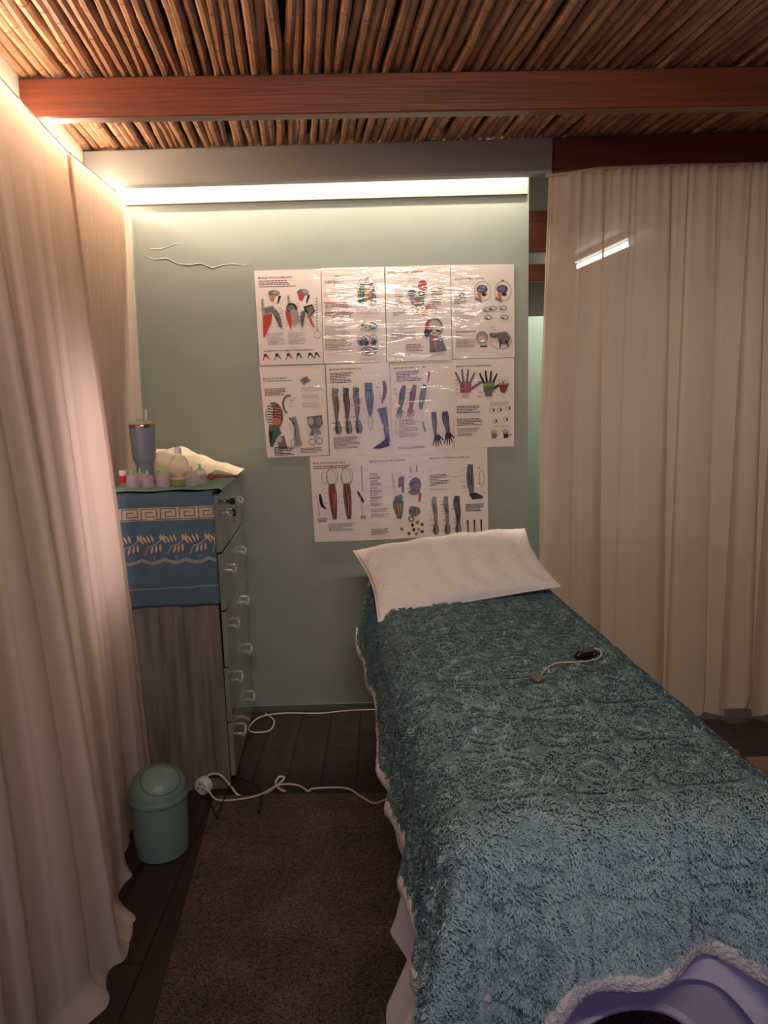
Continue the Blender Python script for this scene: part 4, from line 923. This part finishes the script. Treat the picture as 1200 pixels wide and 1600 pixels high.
# wooden beads massager: dumbbell rollers
def roller(x, y, rz, lb, n=3, s_=1.0, grip=True):
    t = empty('wooden_roller', cw(x, y, TZ+.017*s_), DR_+rz)
    for k in range(n):
        xx = (k-(n-1)/2)*.033*s_; MB().lathe([(.004*s_, -.016*s_), (.012*s_, -.011*s_), (.0165*s_, 0), (.012*s_, .011*s_), (.004*s_, .016*s_)], (0,0,0), 18).build('bead', M_brownwood, t).matrix_local = Matrix.Translation((xx, 0, 0)) @ Matrix.Rotation(math.pi/2, 4, 'Y')
    if grip:
        a = (n/2)*.033*s_; MB().tube([(a-.01, 0, 0), (a+.03, 0, -.002), (a+.075, 0, -.006)], [.010*s_, .0085*s_, .006*s_], 12).build('handle', M_brownwood, t)
    return tag(t, lb, 'massage roller')
roller(-.245, .185, .1, 'wooden bead roller lying behind the cupping cups at the foot of the insulated cup', 4, 1.0, False)
roller(-.085, .215, .35, 'wooden massage roller with handle pointing towards the right end of the chest', 3, .9)
roller(-.16, .30, .8, 'wooden bead roller half under the cream cloth behind the oil bottle', 2, .9, False)

# ------------------------------------------------------------------ bin
t = empty('swing_bin', (-.795, 2.315, 0)); tag(t, 'sage green plastic swing-top bin on the floor beside the chest', 'bin')
MB().lathe([(.080, 0), (.086, .004), (.092, .09), (.0955, .205), (.0955, .213)], (0,0,0), 48).build('body', M_bin, t)
dome = [(.0985, .200), (.1000, .203), (.1000, .214), (.0965, .220)]+[(.0965*math.cos(a), .220+.088*math.sin(a)) for a in np.linspace(.08, 1.52, 16)]
MB().lathe(dome, (0,0,0), 48).build('lid', M_bin, t)
# swing flap seams: thin raised rim arcs on the dome
def on_dome(az, el, k=1.0): return (.0968*k*math.cos(el)*math.cos(az), .0968*k*math.cos(el)*math.sin(az), .220+.0885*k*math.sin(el))
b = MB()
pts = []
for a in np.linspace(0, 2*math.pi, 60):
    X_, Z_ = .058*math.cos(a), .062*math.sin(a)
    # ring lying on the dome around an axis tilted towards the camera and right
    n0 = Vector((.30, -.45, .86)).normalized(); e_1 = n0.cross(Vector((0, 0, 1))).normalized(); e_2 = n0.cross(e_1); d_ = (n0*.075+e_1*X_*1.15+e_2*Z_*1.0).normalized()
    pts.append((.0972*d_.x, .0972*d_.y, .220+.0888*d_.z))
b.tube(pts, .0012, 6); b.build('flap_seam', mat('bin_seam', rgb(48,62,58), .6), t)

# ------------------------------------------------------------------ cords, plug, mats
def cord(name, pts, rad, mt, label, n=8):
    o = MB().tube(smooth_path(pts, n), rad, 8).build(name, mt); return tag(o, label, 'cord')
z = .0045
cord('power_cord', [(-.60,3.36,z), (-.55,3.285,z), (-.552,3.19,z), (-.60,3.165,z), (-.65,3.185,z), (-.655,3.25,z), (-.61,3.315,z+.009), (-.50,3.35,z+.006), (-.34,3.35,z), (-.20,3.372,z), (-.03,3.372,z), (.2,3.35,z), (.3,3.2,z)], .0035, M_cord, 'white cord looping on the floor along the foot of the green wall')
t = empty('plug_adaptor', (-.733, 2.655, 0), -.5); tag(t, 'white round multi-way plug adaptor on the floor behind the bin', 'plug adaptor')
b = MB().lathe([(.030, -.018), (.034, -.014), (.034, .012), (.030, .017), (.006, .018)], (0,0,0), 28); o = b.build('adaptor_body', M_white, t); o.matrix_local = Matrix.Translation((0, 0, .040)) @ Matrix.Rotation(math.pi/2, 4, 'X')
for dx, dz in ((0, .014), (-.012, -.006), (.012, -.006)): MB().tube([(dx, -.0192, .040+dz), (dx, -.0175, .040+dz)], .0035, 10).build('socket_hole', M_black, t)
cord('power_cord', [(-.722,2.655,.072), (-.70,2.66,.085), (-.665,2.665,.075), (-.625,2.655,.03), (-.585,2.63,z), (-.50,2.64,z), (-.455,2.70,z), (-.43,2.74,z+.01), (-.452,2.745,z+.012), (-.462,2.71,z+.004), (-.44,2.66,z+.01), (-.413,2.64,z+.01)], .0045, M_cord, 'thick white cord arching out of the round plug adaptor')
cord('power_cord', [(-.715,2.635,.045), (-.69,2.61,.02), (-.66,2.59,.0145), (-.594,2.59,.0145), (-.51,2.62,.0145), (-.445,2.69,.013), (-.38,2.70,.006), (-.345,2.672,.006), (-.325,2.640,.0125), (-.30,2.655,.0145), (-.18,2.655,.012), (-.12,2.59,.0145), (-.067,2.54,.0145), (-.01,2.575,.0145), (.02,2.60,.02), (.01,2.50,.2)], .0038, M_cord, 'thin white cord crossing the top edge of the brown carpet to the massage table')
cord('charging_cable', [(-.745,2.68,.05), (-.715,2.62,.03), (-.655,2.50,.014), (-.640,2.47,.014), (-.628,2.52,.05), (-.612,2.66,.06), (-.58,2.70,.03), (-.53,2.68,.02), (-.505,2.645,.014), (-.497,2.58,.012), (-.494,2.53,.0125)], .0022, M_black, 'thin black charging cable lying in a zigzag beside the chest')
o = MB().bbox((-.004, -.03, -.003), (.004, 0, .004), .001).build('cable_plug', M_black); o.location = (-.494, 2.53, .0125); bpy.context.view_layer.update()
o.parent = bpy.data.objects['charging_cable']
o = MB().tube([(.022, 1.735, .62), (.020, 1.735, .50)], .003, 8).build('dangling_wire', M_cord); tag(o, 'short white cord hanging under the blanket hem at the table side', 'cord')
o = MB().add([(-.69,2.635,0), (-.545,.75,0), (1.0,.75,0), (1.0,2.60,0), (-.69,2.635,.008), (-.545,.75,.008), (1.0,.75,.008), (1.0,2.60,.008)], [(0,3,2,1),(4,5,6,7),(0,1,5,4),(1,2,6,5),(2,3,7,6),(3,0,4,7)][:]).build('carpet_mat', M_carpet, None, False)
tag(o, 'large brown carpet mat on the floor under the massage table', 'carpet')
o = MB().bbox((1.45, 1.4, 0), (2.6, 2.815, .010), .002).build('carpet_mat', M_pinkmat, None, False); tag(o, 'pinkish carpet mat at the right beside the sheer curtain', 'carpet')
